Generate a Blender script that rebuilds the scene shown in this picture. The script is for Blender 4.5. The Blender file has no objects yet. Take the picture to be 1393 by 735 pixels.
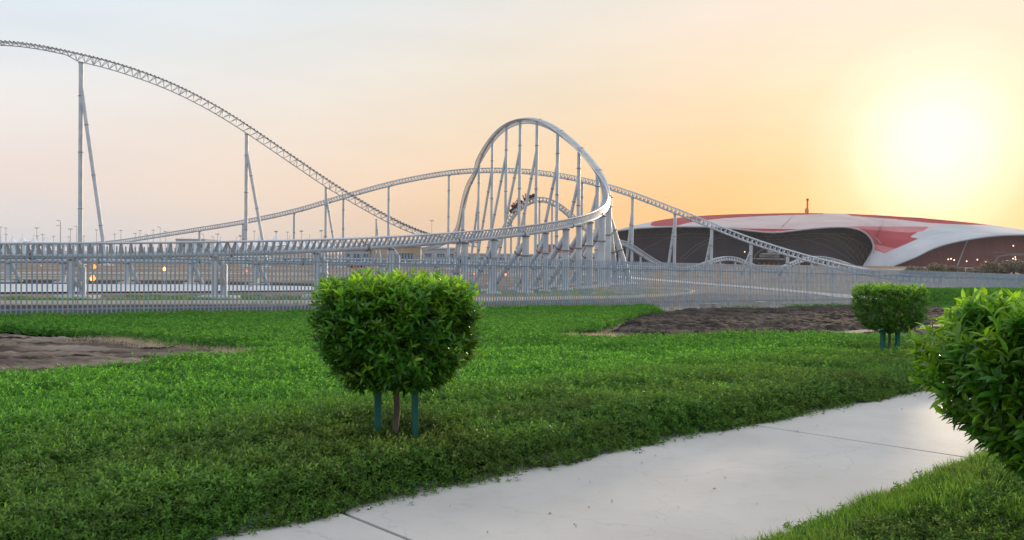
import bpy, bmesh, math, random
import numpy as np
from mathutils import Vector, Matrix
random.seed(7); rng = np.random.default_rng(11)
R = math.radians
S = bpy.context.scene
COL = S.collection

# ---------------------------------------------------------------- camera
EYE = 1.8; FPX = 1200.0; W0, H0 = 1393.0, 735.0
cam = bpy.data.cameras.new('camera'); camo = bpy.data.objects.new('camera', cam); COL.objects.link(camo)
cam.sensor_width = 36; cam.lens = 36 * FPX / W0; cam.clip_start = .05; cam.clip_end = 20000
CM = Matrix.Rotation(R(90 - .9), 3, 'X') @ Matrix.Rotation(R(.72), 3, 'Z')
camo.matrix_world = Matrix.Translation((0, 0, EYE)) @ CM.to_4x4()
S.camera = camo

# ---------------------------------------------------------------- sky and sun
SUN_DIR = (CM @ Vector(((1275 - 696.5) / FPX, (367.5 - 215) / FPX, -1))).normalized()
SUN_EL = math.asin(SUN_DIR.z); SUN_AZ = math.atan2(SUN_DIR.x, SUN_DIR.y)
w = bpy.data.worlds.new('World'); S.world = w; w.use_nodes = True
nt = w.node_tree; nt.nodes.clear(); N = nt.nodes.new; L = nt.links.new
out = N('ShaderNodeOutputWorld')
sky = N('ShaderNodeTexSky'); sky.sky_type = 'NISHITA'; sky.sun_disc = False
sky.sun_elevation = SUN_EL; sky.sun_rotation = SUN_AZ; sky.dust_density = 1.0; sky.air_density = 1.0
bg1 = N('ShaderNodeBackground'); bg1.inputs[1].default_value = .06; L(sky.outputs[0], bg1.inputs[0])
tc = N('ShaderNodeTexCoord'); sep = N('ShaderNodeSeparateXYZ'); L(tc.outputs['Generated'], sep.inputs[0])
nrm = N('ShaderNodeVectorMath'); nrm.operation = 'NORMALIZE'; L(tc.outputs['Generated'], nrm.inputs[0])
def dotn(v):
    d = N('ShaderNodeVectorMath'); d.operation = 'DOT_PRODUCT'; L(nrm.outputs[0], d.inputs[0]); d.inputs[1].default_value = v
    a = N('ShaderNodeMath'); a.operation = 'ARCCOSINE'; L(d.outputs['Value'], a.inputs[0])
    g = N('ShaderNodeMath'); g.operation = 'MULTIPLY'; L(a.outputs[0], g.inputs[0]); g.inputs[1].default_value = 1 / math.pi
    return g.outputs[0]                                        # 0..1 = 0..180 degrees from v
def ramp(src, stops, interp='EASE'):
    r = N('ShaderNodeValToRGB'); L(src, r.inputs[0]); cr = r.color_ramp; cr.interpolation = interp
    while len(cr.elements) < len(stops): cr.elements.new(.5)
    for e, (p, c) in zip(cr.elements, stops):
        e.position = p; e.color = (*[x for x in c], 1)
    return r.outputs[0]
def lin(*c): return tuple((x / 255 / 12.92) if x / 255 <= .04045 else ((x / 255 + .055) / 1.055) ** 2.4 for x in c)
def gray(v): return (v, v, v)
el = N('ShaderNodeMath'); el.operation = 'ARCSINE'
nsep = N('ShaderNodeSeparateXYZ'); L(nrm.outputs[0], nsep.inputs[0]); L(nsep.outputs[2], el.inputs[0])
eln = N('ShaderNodeMath'); eln.operation = 'MULTIPLY'; L(el.outputs[0], eln.inputs[0]); eln.inputs[1].default_value = 2 / math.pi   # 0..1 = 0..90 deg
elev = eln.outputs[0]
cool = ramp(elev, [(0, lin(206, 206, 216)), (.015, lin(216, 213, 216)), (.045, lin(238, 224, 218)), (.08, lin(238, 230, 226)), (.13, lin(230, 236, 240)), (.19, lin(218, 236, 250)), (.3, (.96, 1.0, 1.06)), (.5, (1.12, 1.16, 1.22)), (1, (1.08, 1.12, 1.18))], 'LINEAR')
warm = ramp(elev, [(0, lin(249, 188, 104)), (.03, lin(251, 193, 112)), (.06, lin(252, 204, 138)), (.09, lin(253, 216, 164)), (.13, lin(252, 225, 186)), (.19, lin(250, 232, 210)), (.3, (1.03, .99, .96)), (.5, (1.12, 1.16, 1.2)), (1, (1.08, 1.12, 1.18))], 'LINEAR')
azd = dotn(tuple(Vector((SUN_DIR.x, SUN_DIR.y, .0)).normalized()))
wmix = ramp(azd, [(0, gray(1)), (.07, gray(.95)), (.14, gray(.66)), (.22, gray(.28)), (.3, gray(.03)), (.36, gray(0))], 'LINEAR')
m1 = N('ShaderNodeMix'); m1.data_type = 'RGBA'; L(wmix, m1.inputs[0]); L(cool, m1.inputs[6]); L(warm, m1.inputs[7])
sd = dotn(tuple(SUN_DIR))
glow = ramp(sd, [(0, (.5, .45, .62)), (.012, (.46, .40, .52)), (.021, (.36, .29, .34)), (.031, (.20, .13, .16)), (.045, (.09, .035, .055)), (.072, (.03, .0, .015)), (.115, gray(0))], 'EASE')
m2 = N('ShaderNodeMix'); m2.data_type = 'RGBA'; m2.blend_type = 'ADD'; m2.clamp_result = False
gcol = N('ShaderNodeMix'); gcol.data_type = 'RGBA'; gcol.blend_type = 'MULTIPLY'; gcol.inputs[0].default_value = 1
L(glow, gcol.inputs[6]); gcol.inputs[7].default_value = (1.0, 1, 1, 1)
m2.inputs[0].default_value = 1; L(m1.outputs[2], m2.inputs[6]); L(gcol.outputs[2], m2.inputs[7])
# faint streaks of thin cloud
cn = N('ShaderNodeTexNoise'); mp = N('ShaderNodeMapping'); mp.inputs['Scale'].default_value = (1.2, 1.2, 7); L(nrm.outputs[0], mp.inputs[0]); L(mp.outputs[0], cn.inputs[0])
cn.inputs['Scale'].default_value = 2.2; cn.inputs['Detail'].default_value = 4
cr2 = ramp(cn.outputs[0], [(.3, gray(.96)), (.7, gray(1.04))], 'LINEAR')
m3 = N('ShaderNodeMix'); m3.data_type = 'RGBA'; m3.blend_type = 'MULTIPLY'; m3.inputs[0].default_value = 1; L(m2.outputs[2], m3.inputs[6]); L(cr2, m3.inputs[7])
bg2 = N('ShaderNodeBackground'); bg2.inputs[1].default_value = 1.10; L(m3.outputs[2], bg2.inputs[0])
ad = N('ShaderNodeMixShader'); ad.inputs[0].default_value = .92; L(bg1.outputs[0], ad.inputs[1]); L(bg2.outputs[0], ad.inputs[2]); L(ad.outputs[0], out.inputs[0])   # hand-tuned gradient mixed over most of the clear sky, brightened overhead for ambient light

sl = bpy.data.lights.new('sun', 'SUN'); sl.energy = 3.2; sl.angle = R(4); sl.color = (1, .78, .5)
so = bpy.data.objects.new('sun', sl); COL.objects.link(so)
so.rotation_euler = (-SUN_DIR).to_track_quat('-Z', 'Y').to_euler()
S.view_settings.view_transform = 'Standard'; S.view_settings.look = 'None'; S.view_settings.exposure = 0; S.view_settings.gamma = 1
S.render.engine = 'CYCLES'
S.cycles.max_bounces = 8; S.cycles.transparent_max_bounces = 8; S.cycles.transmission_bounces = 4

# ---------------------------------------------------------------- placing helpers
def gz(x, y):
    return np.where(np.asarray(y) < 8, 0.0, np.where(np.asarray(y) < 80, -.022 * (np.asarray(y) - 8), -1.584))
def g1(x, y): return float(gz(x, y))
def P(px, py, D):
    d = CM @ Vector(((px - 696.5) / FPX, (367.5 - py) / FPX, -1))
    return Vector((0, 0, EYE)) + d * (D / d.y)
def G(px, py, h=0, fn=g1):
    a, b = 2.0, 900.0
    for _ in range(60):
        m = (a + b) / 2; p = P(px, py, m)
        if p.z > fn(p.x, p.y) + h: a = m
        else: b = m
    p = P(px, py, a); p.z = fn(p.x, p.y); return p
def tag(o, label=None, cat=None, group=None, kind=None):
    if label: o['label'] = label
    if cat: o['category'] = cat
    if group: o['group'] = group
    if kind: o['kind'] = kind
    return o
def thing(name, loc, label, cat, group=None, rz=0):
    o = bpy.data.objects.new(name, None); COL.objects.link(o); o.location = loc; o.rotation_euler = (0, 0, rz); o.empty_display_size = .2
    return tag(o, label, cat, group)
class MB:
    def __init__(s): s.v = []; s.f = []; s.m = []; s.n = 0
    def add(s, vs, fs, mi=0):
        b = s.n; s.v.extend([tuple(v) for v in vs]); s.n += len(vs)
        s.f.extend([tuple(b + i for i in f) for f in fs]); s.m.extend([mi] * len(fs))
    def tube(s, pts, r, n=8, mi=0, cap=True):
        pts = [Vector(p) for p in pts]; k = len(pts); rr = r if hasattr(r, '__len__') else [r] * k
        t0 = (pts[1] - pts[0]).normalized(); u = t0.orthogonal().normalized(); vs = []
        for i, p in enumerate(pts):
            t = (pts[min(i + 1, k - 1)] - pts[max(i - 1, 0)]).normalized()
            u = (u - t * u.dot(t))
            u = u.normalized() if u.length > 1e-6 else t.orthogonal().normalized()
            w_ = t.cross(u)
            for j in range(n):
                a = 2 * math.pi * j / n; vs.append(p + (u * math.cos(a) + w_ * math.sin(a)) * rr[i])
        fs = [(i * n + j, i * n + (j + 1) % n, (i + 1) * n + (j + 1) % n, (i + 1) * n + j) for i in range(k - 1) for j in range(n)]
        if cap: fs += [tuple(range(n - 1, -1, -1)), tuple((k - 1) * n + j for j in range(n))]
        s.add(vs, fs, mi)
    def box(s, c, sx, sy, sz, X=(1, 0, 0), Y=(0, 1, 0), Z=(0, 0, 1), mi=0, taper=1.0):
        c = Vector(c); X = Vector(X); Y = Vector(Y); Z = Vector(Z); vs = []
        for k in (-1, 1):
            q = taper if k > 0 else 1
            for (a, b) in ((-1, -1), (1, -1), (1, 1), (-1, 1)): vs.append(c + X * (a * sx / 2 * q) + Y * (b * sy / 2 * q) + Z * (k * sz / 2))
        s.add(vs, [(3, 2, 1, 0), (4, 5, 6, 7), (0, 1, 5, 4), (1, 2, 6, 5), (2, 3, 7, 6), (3, 0, 4, 7)], mi)
    def ball(s, c, r, n=8, m=6, mi=0, sc=(1, 1, 1)):
        c = Vector(c); vs = [c + Vector((0, 0, r * sc[2]))]
        for i in range(1, m):
            a = math.pi * i / m
            for j in range(n):
                b = 2 * math.pi * j / n; vs.append(c + Vector((r * sc[0] * math.sin(a) * math.cos(b), r * sc[1] * math.sin(a) * math.sin(b), r * sc[2] * math.cos(a))))
        vs.append(c - Vector((0, 0, r * sc[2]))); fs = [(0, 1 + j, 1 + (j + 1) % n) for j in range(n)]
        for i in range(m - 2):
            for j in range(n): fs.append((1 + i * n + j, 1 + (i + 1) * n + j, 1 + (i + 1) * n + (j + 1) % n, 1 + i * n + (j + 1) % n))
        e = len(vs) - 1; o = 1 + (m - 2) * n
        fs += [(o + (j + 1) % n, o + j, e) for j in range(n)]; s.add(vs, fs, mi)
    def build(s, name, mats, parent=None, smooth=True, world=True):
        me = bpy.data.meshes.new(name); off = Vector((0, 0, 0))
        if parent is not None and world:
            Mi = parent_world(parent).inverted(); s.v = [tuple(Mi @ Vector(v)) for v in s.v]
        me.from_pydata(s.v, [], s.f)
        mats = mats if isinstance(mats, (list, tuple)) else [mats]
        for m in mats: me.materials.append(m)
        me.polygons.foreach_set('material_index', s.m)
        if smooth:
            me.polygons.foreach_set('use_smooth', [True] * len(s.f))
            try: me.set_sharp_from_angle(angle=R(40))
            except Exception: pass
        me.update(); o = bpy.data.objects.new(name, me); COL.objects.link(o); o.parent = parent
        return o
def parent_world(o):
    m = o.matrix_basis
    return (parent_world(o.parent) @ m) if o.parent else m.copy()
def npmesh(name, V, F, mats, parent=None, attrs=None, smooth=True):
    """V (n,3) F (m,k) numpy, built in the parent's local space"""
    me = bpy.data.meshes.new(name); k = F.shape[1]
    me.vertices.add(len(V)); me.vertices.foreach_set('co', np.ascontiguousarray(V, dtype=np.float32).ravel())
    me.loops.add(F.size); me.loops.foreach_set('vertex_index', F.astype(np.int32).ravel())
    me.polygons.add(len(F)); me.polygons.foreach_set('loop_start', np.arange(0, F.size, k, dtype=np.int32))
    me.polygons.foreach_set('loop_total', np.full(len(F), k, dtype=np.int32))
    if smooth: me.polygons.foreach_set('use_smooth', np.ones(len(F), dtype=bool))
    for m in (mats if isinstance(mats, (list, tuple)) else [mats]): me.materials.append(m)
    for a, arr in (attrs or {}).items():
        at = me.attributes.new(a, 'FLOAT', 'POINT'); at.data.foreach_set('value', arr.astype(np.float32))
    me.update(calc_edges=True)
    o = bpy.data.objects.new(name, me); COL.objects.link(o); o.parent = parent; return o

# ---------------------------------------------------------------- materials
MATS = {}
def mat(name, col, rough=.7, metal=0.0, noise=None, bump=None, spec=.4, col2=None, detail=5, coords='Object', emit=None, objrand=0, stretch=None):
    m = bpy.data.materials.new(name); m.use_nodes = True; nt = m.node_tree; b = nt.nodes['Principled BSDF']; N = nt.nodes.new; L = nt.links.new
    b.inputs['Base Color'].default_value = (*col, 1); b.inputs['Roughness'].default_value = rough; b.inputs['Metallic'].default_value = metal
    b.inputs['Specular IOR Level'].default_value = spec
    tc = N('ShaderNodeTexCoord'); src = tc.outputs[coords]
    if stretch:
        mp = N('ShaderNodeMapping'); L(src, mp.inputs[0]); mp.inputs['Scale'].default_value = stretch; src = mp.outputs[0]
    if noise:
        n = N('ShaderNodeTexNoise'); n.inputs['Scale'].default_value = noise; n.inputs['Detail'].default_value = detail; L(src, n.inputs[0])
        r = N('ShaderNodeValToRGB'); r.color_ramp.elements[0].position = .35; r.color_ramp.elements[1].position = .68
        r.color_ramp.elements[0].color = (*col, 1); r.color_ramp.elements[1].color = (*(col2 or tuple(c * 1.25 for c in col)), 1)
        L(n.outputs[0], r.inputs[0]); L(r.outputs[0], b.inputs['Base Color'])
    if bump:
        n2 = N('ShaderNodeTexNoise'); n2.inputs['Scale'].default_value = bump[0]; n2.inputs['Detail'].default_value = 6; L(src, n2.inputs[0])
        bp = N('ShaderNodeBump'); bp.inputs['Strength'].default_value = bump[1]; bp.inputs['Distance'].default_value = bump[2]; L(n2.outputs[0], bp.inputs['Height']); L(bp.outputs[0], b.inputs['Normal'])
    if emit: b.inputs['Emission Color'].default_value = (*emit[0], 1); b.inputs['Emission Strength'].default_value = emit[1]
    MATS[name] = m; return m
def leafmat(name, old, young, olive, trans=.45, rough=.45, pos=None, spec=.35):
    """leaf: colour by the leaf's own age ('young' attribute) and a patchy plant variation"""
    m = bpy.data.materials.new(name); m.use_nodes = True; nt = m.node_tree; b = nt.nodes['Principled BSDF']; N = nt.nodes.new; L = nt.links.new
    out = nt.nodes['Material Output']
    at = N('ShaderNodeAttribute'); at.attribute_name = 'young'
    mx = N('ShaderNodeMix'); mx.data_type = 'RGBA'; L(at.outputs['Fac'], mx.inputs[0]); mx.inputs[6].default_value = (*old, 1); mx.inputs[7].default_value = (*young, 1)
    ge = N('ShaderNodeNewGeometry'); n = N('ShaderNodeTexNoise'); n.inputs['Scale'].default_value = pos[0] if pos else 3; n.inputs['Detail'].default_value = 5; L(ge.outputs['Position'], n.inputs[0])
    r = N('ShaderNodeValToRGB'); r.color_ramp.elements[0].position = .4; r.color_ramp.elements[1].position = .65; L(n.outputs[0], r.inputs[0])
    fac = r.outputs[0]
    if pos and len(pos) > 1:                                   # planting zone beside the path: a second, olive groundcover plant
        nx, ny, d0, d1, d2 = pos[1:]
        dp = N('ShaderNodeVectorMath'); dp.operation = 'DOT_PRODUCT'; L(ge.outputs['Position'], dp.inputs[0]); dp.inputs[1].default_value = (nx, ny, 0)
        ad = N('ShaderNodeMath'); ad.operation = 'MULTIPLY_ADD'; L(n.outputs[0], ad.inputs[0]); ad.inputs[1].default_value = 3.0; L(dp.outputs['Value'], ad.inputs[2])
        mr = N('ShaderNodeMapRange'); L(ad.outputs[0], mr.inputs[0]); mr.inputs[1].default_value = d0 + 1.5; mr.inputs[2].default_value = d1 + 1.5; mr.inputs[3].default_value = 1; mr.inputs[4].default_value = .08
        mu = N('ShaderNodeMath'); mu.operation = 'MULTIPLY'; ma = N('ShaderNodeMath'); ma.operation = 'MULTIPLY_ADD'; L(fac, ma.inputs[0]); ma.inputs[1].default_value = .5; ma.inputs[2].default_value = .5
        L(ma.outputs[0], mu.inputs[0]); L(mr.outputs[0], mu.inputs[1]); fac = mu.outputs[0]
    m2 = N('ShaderNodeMix'); m2.data_type = 'RGBA'; L(fac, m2.inputs[0]); L(mx.outputs[2], m2.inputs[6]); m2.inputs[7].default_value = (*olive, 1)
    oi = N('ShaderNodeAttribute'); oi.attribute_name = 'lr'
    hs = N('ShaderNodeHueSaturation'); L(m2.outputs[2], hs.inputs['Color'])
    vr = N('ShaderNodeMapRange'); L(oi.outputs['Fac'], vr.inputs[0]); vr.inputs[3].default_value = .6; vr.inputs[4].default_value = 1.5; L(vr.outputs[0], hs.inputs['Value'])
    L(hs.outputs[0], b.inputs['Base Color']); b.inputs['Roughness'].default_value = rough; b.inputs['Specular IOR Level'].default_value = spec
    tr = N('ShaderNodeBsdfTranslucent'); hs2 = N('ShaderNodeHueSaturation'); L(hs.outputs[0], hs2.inputs['Color']); hs2.inputs['Value'].default_value = 1.5; hs2.inputs['Hue'].default_value = .485; L(hs2.outputs[0], tr.inputs[0])
    ms = N('ShaderNodeMixShader'); ms.inputs[0].default_value = trans; L(b.outputs[0], ms.inputs[1]); L(tr.outputs[0], ms.inputs[2]); L(ms.outputs[0], out.inputs['Surface'])
    return m
steel = mat('painted_steel', (.36, .415, .49), .42, 0, noise=.6, col2=(.47, .515, .57), bump=(3, .05, .02), spec=.5)
steel_d = mat('dark_tie_steel', (.08, .085, .10), .5, 0, noise=2, col2=(.15, .16, .18))
galv = mat('galvanised_steel', (.22, .285, .37), .5, .1, noise=4, col2=(.30, .365, .44), spec=.4)
flange_m = mat('weathered_flange', (.14, .13, .12), .7, noise=5, col2=(.24, .22, .2))
conc = mat('concrete', (.24, .24, .24), .85, noise=1.5, col2=(.34, .33, .32), bump=(20, .2, .01))
conc_l = mat('pale_concrete', (.40, .42, .45), .85, noise=.8, col2=(.50, .51, .53), bump=(15, .2, .01))
asph = mat('asphalt', (.016, .018, .024), .85, noise=.3, col2=(.036, .040, .05), bump=(30, .3, .01), spec=.08)
sand = mat('sandy_ground', (.14, .105, .085), .95, noise=.12, col2=(.27, .215, .17), detail=10, bump=(3, .5, .05), spec=.08)
sand2 = mat('gravel_strip', (.30, .25, .20), .95, noise=1.2, col2=(.42, .36, .3), detail=10, bump=(12, .6, .03), spec=.08)
soil = mat('dark_soil', (.017, .015, .0155), .95, noise=1.3, col2=(.075, .063, .058), detail=14, bump=(9, 1.0, .12), stretch=(1, .45, 1), spec=.08)
white_p = mat('white_panel', (.32, .35, .40), .75, noise=.05, col2=(.42, .44, .48))
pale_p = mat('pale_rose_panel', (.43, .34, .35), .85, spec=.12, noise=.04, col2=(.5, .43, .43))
red_p = mat('red_panel', (.27, .038, .05), .85, spec=.12, noise=.05, col2=(.33, .06, .075))
pink_p = mat('faded_red_panel', (.37, .12, .14), .85, spec=.12, noise=.05, col2=(.44, .19, .21))
# ---------------------------------------------------------------- ground sheets
def inpoly(px, py, poly):
    poly = np.asarray(poly); x = np.asarray(px); y = np.asarray(py); c = np.zeros(x.shape, bool); j = len(poly) - 1
    for i in range(len(poly)):
        xi, yi = poly[i]; xj, yj = poly[j]
        c ^= ((yi > y) != (yj > y)) & (x < (xj - xi) * (y - yi) / (yj - yi + 1e-12) + xi); j = i
    return c
def sheet(name, poly, h, m, cuts=(), thick=0, kind='structure', zfn=None, parent=None, bank=False):
    bm = bmesh.new(); vs = [bm.verts.new((p[0], p[1], 0)) for p in poly]; f = bm.faces.new(vs)
    if f.normal.z < 0 or sum((poly[i][0] * poly[(i + 1) % len(poly)][1] - poly[(i + 1) % len(poly)][0] * poly[i][1]) for i in range(len(poly))) < 0: f.normal_flip()
    bmesh.ops.triangulate(bm, faces=bm.faces[:])
    for y in (8, 80) + tuple(cuts):
        bmesh.ops.bisect_plane(bm, geom=bm.verts[:] + bm.edges[:] + bm.faces[:], plane_co=(0, y, 0), plane_no=(0, 1, 0))
    if bank:
        for x in np.arange(-30, 60, 1.0):
            if min(p[0] for p in poly) < x < max(p[0] for p in poly): bmesh.ops.bisect_plane(bm, geom=bm.verts[:] + bm.edges[:] + bm.faces[:], plane_co=(float(x), 0, 0), plane_no=(1, 0, 0))
    if thick:
        top = bmesh.ops.extrude_face_region(bm, geom=bm.faces[:])
        tv = {v for v in top['geom'] if isinstance(v, bmesh.types.BMVert)}
        for v in bm.verts: v.co.z = g1(v.co.x, v.co.y) + (h if v in tv else h - thick)
    else:
        for v in bm.verts: v.co.z = g1(v.co.x, v.co.y) + h + (zfn(v.co.x, v.co.y) if zfn else 0)
    bmesh.ops.recalc_face_normals(bm, faces=bm.faces[:])
    if not thick:
        for f in bm.faces:
            if f.normal.z < 0: f.normal_flip()
    me = bpy.data.meshes.new(name); bm.to_mesh(me); bm.free(); me.materials.append(m)
    o = bpy.data.objects.new(name, me); COL.objects.link(o); o.parent = parent
    if kind: o['kind'] = kind
    return o
def pxpoly(pts, h=0): return [tuple(G(x, y, h)[:2]) for x, y in pts]

sheet('ground', [(-5000, -30), (5000, -30), (5000, 9000), (-5000, 9000)], 0, sand)

PU = Vector((.729, .684, 0)); PN = Vector((-.684, .729, 0))       # along the path / towards the lawn
PA = Vector((-1.23, 6.26, 0)) - PN * .16; PW = 2.33
def pd(x, y): return (np.asarray(x) - PA.x) * PN.x + (np.asarray(y) - PA.y) * PN.y     # >0 lawn side; < -PW right side
# path: concrete slabs with open joints over a bedding sheet
J0 = (G(460, 695, .05) - PA).dot(PU); J1 = (G(990, 573, .05) - PA).dot(PU); pitch = J1 - J0
bed = [PA + PU * a + PN * b for a, b in ((-12, .3), (40, .3), (40, -PW - .3), (-12, -PW - .3))]
sheet('path_bedding', [(p.x, p.y) for p in bed], .004, soil)
pathm = mat('path_concrete', (.375, .368, .365), .8, noise=.7, col2=(.445, .437, .43), detail=9, bump=(60, .12, .004), spec=.45)
nt = pathm.node_tree; b = nt.nodes['Principled BSDF']; L = nt.links.new; N = nt.nodes.new        # fine stains and specks in the concrete
basec = b.inputs['Base Color'].links[0].from_socket
tcn = N('ShaderNodeTexCoord'); v = N('ShaderNodeTexNoise'); v.inputs['Scale'].default_value = 5.5; v.inputs['Detail'].default_value = 14; v.inputs['Roughness'].default_value = .75; L(tcn.outputs['Object'], v.inputs[0])
rr = N('ShaderNodeValToRGB'); rr.color_ramp.elements[0].position = .32; rr.color_ramp.elements[0].color = (.62, .6, .58, 1); rr.color_ramp.elements[1].position = .5; rr.color_ramp.elements[1].color = (1, 1, 1, 1); L(v.outputs[0], rr.inputs[0])
mm = N('ShaderNodeMix'); mm.data_type = 'RGBA'; mm.blend_type = 'MULTIPLY'; mm.inputs[0].default_value = .22; L(basec, mm.inputs[6]); L(rr.outputs[0], mm.inputs[7])
vo = N('ShaderNodeTexVoronoi'); vo.feature = 'DISTANCE_TO_EDGE'; vo.inputs['Scale'].default_value = .62; nw = N('ShaderNodeTexNoise'); nw.inputs['Scale'].default_value = 3; nw.inputs['Detail'].default_value = 5
L(tcn.outputs['Object'], nw.inputs[0]); va = N('ShaderNodeVectorMath'); va.operation = 'MULTIPLY_ADD'; L(nw.outputs['Color'], va.inputs[0]); va.inputs[1].default_value = (.5, .5, 0); L(tcn.outputs['Object'], va.inputs[2]); L(va.outputs[0], vo.inputs[0])
cr_ = N('ShaderNodeValToRGB'); cr_.color_ramp.elements[0].color = (.55, .54, .53, 1); cr_.color_ramp.elements[1].position = .0035; cr_.color_ramp.elements[1].color = (1, 1, 1, 1); L(vo.outputs['Distance'], cr_.inputs[0])
mk = N('ShaderNodeMix'); mk.data_type = 'RGBA'; mk.blend_type = 'MULTIPLY'; mk.inputs[0].default_value = .35; L(mm.outputs[2], mk.inputs[6]); L(cr_.outputs[0], mk.inputs[7]); L(mk.outputs[2], b.inputs['Base Color'])
pb = bmesh.new(); gap = .015
for k in range(-3, 8):
    a0 = J0 + k * pitch + gap; a1 = J0 + (k + 1) * pitch - gap
    segs = [a0 + (a1 - a0) * i / 6 for i in range(7)]
    rows = []
    for a in segs:
        row = []
        for b_ in (0.25, -PW - .05):
            p = PA + PU * a + PN * b_; row.append((p.x, p.y))
        rows.append(row)
    top = [[pb.verts.new((x, y, g1(x, y) + .05)) for x, y in r] for r in rows]
    bot = [[pb.verts.new((x, y, g1(x, y) + .006)) for x, y in r] for r in rows]
    for i in range(6):
        pb.faces.new((top[i][0], top[i][1], top[i + 1][1], top[i + 1][0]))
        pb.faces.new((top[i][0], top[i + 1][0], bot[i + 1][0], bot[i][0])); pb.faces.new((top[i + 1][1], top[i][1], bot[i][1], bot[i + 1][1]))
    pb.faces.new((top[0][1], top[0][0], bot[0][0], bot[0][1])); pb.faces.new((top[6][0], top[6][1], bot[6][1], bot[6][0]))
bmesh.ops.recalc_face_normals(pb, faces=pb.faces[:])
me = bpy.data.meshes.new('path'); pb.to_mesh(me); me.materials.append(pathm); o = bpy.data.objects.new('path', me); COL.objects.link(o); o['kind'] = 'structure'
bv = o.modifiers.new('bevel', 'BEVEL'); bv.width = .006; bv.segments = 2; bv.limit_method = 'ANGLE'

# ---- roads, kerbs and soil inside and outside the fence
def road(name, pts, m, h=.02): return sheet(name, pxpoly(pts), h, m)
road('service_road', [(-250, 432), (0, 430), (430, 428.5), (650, 423.5), (850, 418.5), (1000, 416), (1180, 413), (1150, 405), (960, 399), (935, 402), (905, 404), (850, 406.5), (650, 411), (430, 415), (0, 416), (-250, 417)], asph)
road('far_service_road', [(-250, 387), (0, 387), (250, 387.5), (430, 389.5), (430, 386), (250, 382), (0, 380.5), (-250, 380.5)], asph)
road('concrete_lane', [(-250, 400), (0, 400), (250, 398.5), (430, 397), (590, 392), (590, 389.5), (430, 391), (250, 388.5), (0, 388), (-250, 388)], conc_l, .12)
road('curving_lane', [(790, 374), (850, 379), (880, 381.5), (1000, 391), (1100, 400), (1195, 409), (1195, 405), (1100, 397), (1000, 388.5), (880, 379), (850, 376.5), (790, 372.5)], conc_l, .05)
road('apron', [(-250, 372.5), (0, 372.5), (300, 373), (420, 375), (420, 374), (300, 371), (0, 370.5), (-250, 370.5)], conc)
kerbm = mat('kerb_concrete', (.55, .5, .42), .8, noise=1, col2=(.65, .6, .5))
def kerb(pts, w=.14, h=.15, name='kerb', lab=None):
    P_ = [G(x, y) for x, y in pts]; mb = MB()
    for a, b_ in zip(P_[:-1], P_[1:]):
        n_ = max(1, int((b_ - a).length / 3))
        for i in range(n_):
            p = a.lerp(b_, i / n_); q = a.lerp(b_, (i + 1) / n_ - .004)
            d = (q - p); l = d.length; d.normalize(); c = (p + q) / 2; c.z = g1(c.x, c.y) + h / 2
            mb.box(c, l, w, h + .02, X=d, Y=Vector((-d.y, d.x, 0)).normalized(), Z=d.cross(Vector((-d.y, d.x, 0))).normalized() * (1))
    o = mb.build(name, kerbm, smooth=False); o['kind'] = 'structure'; return o
kerb([(-250, 414.5), (0, 414), (200, 413.5), (430, 413), (650, 409.5), (850, 405), (910, 402.5), (938, 399.5), (944, 397.2), (930, 394.5), (905, 393.2), (870, 392.5)], .2, .15)
kerb([(-250, 379.5), (0, 379.5), (150, 379.5), (300, 379.5), (430, 381)], .25, .15)
kerb([(140, 366), (300, 365.5), (420, 366.5)], .5, .12)
kerb([(-250, 376.5), (0, 376), (100, 376)], .3, .12)
kerb([(330, 372), (600, 373), (760, 372)], .4, .12)

# soil patches with furrows, real relief
def hashn(x, y, s):
    return (np.sin(x * 1.7 * s + 1.3 * np.sin(y * .9 * s)) + np.sin(y * 2.1 * s + 1.7 * np.sin(x * 1.3 * s + 2)) + np.sin((x + y) * 2.9 * s + 2.2 * np.sin((x - y) * 1.9 * s))) / 3
def vnoise(x, y, s, seed=0):
    x = np.asarray(x, float) * s; y = np.asarray(y, float) * s; xi = np.floor(x).astype(int); yi = np.floor(y).astype(int); fx = x - xi; fy = y - yi
    fx = fx * fx * (3 - 2 * fx); fy = fy * fy * (3 - 2 * fy)
    def h(a, b):
        n = (a * 374761393 + b * 668265263 + seed * 974634777) & 0xffffffff; n = ((n ^ (n >> 13)) * 1274126177) & 0xffffffff; return ((n ^ (n >> 16)) & 0xffff) / 65535.0
    return (h(xi, yi) * (1 - fx) + h(xi + 1, yi) * fx) * (1 - fy) + (h(xi, yi + 1) * (1 - fx) + h(xi + 1, yi + 1) * fx) * fy
def fbm(x, y, s, seed=0, o=4):
    v = 0; a = .5
    for i in range(o): v = v + a * vnoise(x, y, s * 2 ** i, seed + i); a *= .5
    return v
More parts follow.
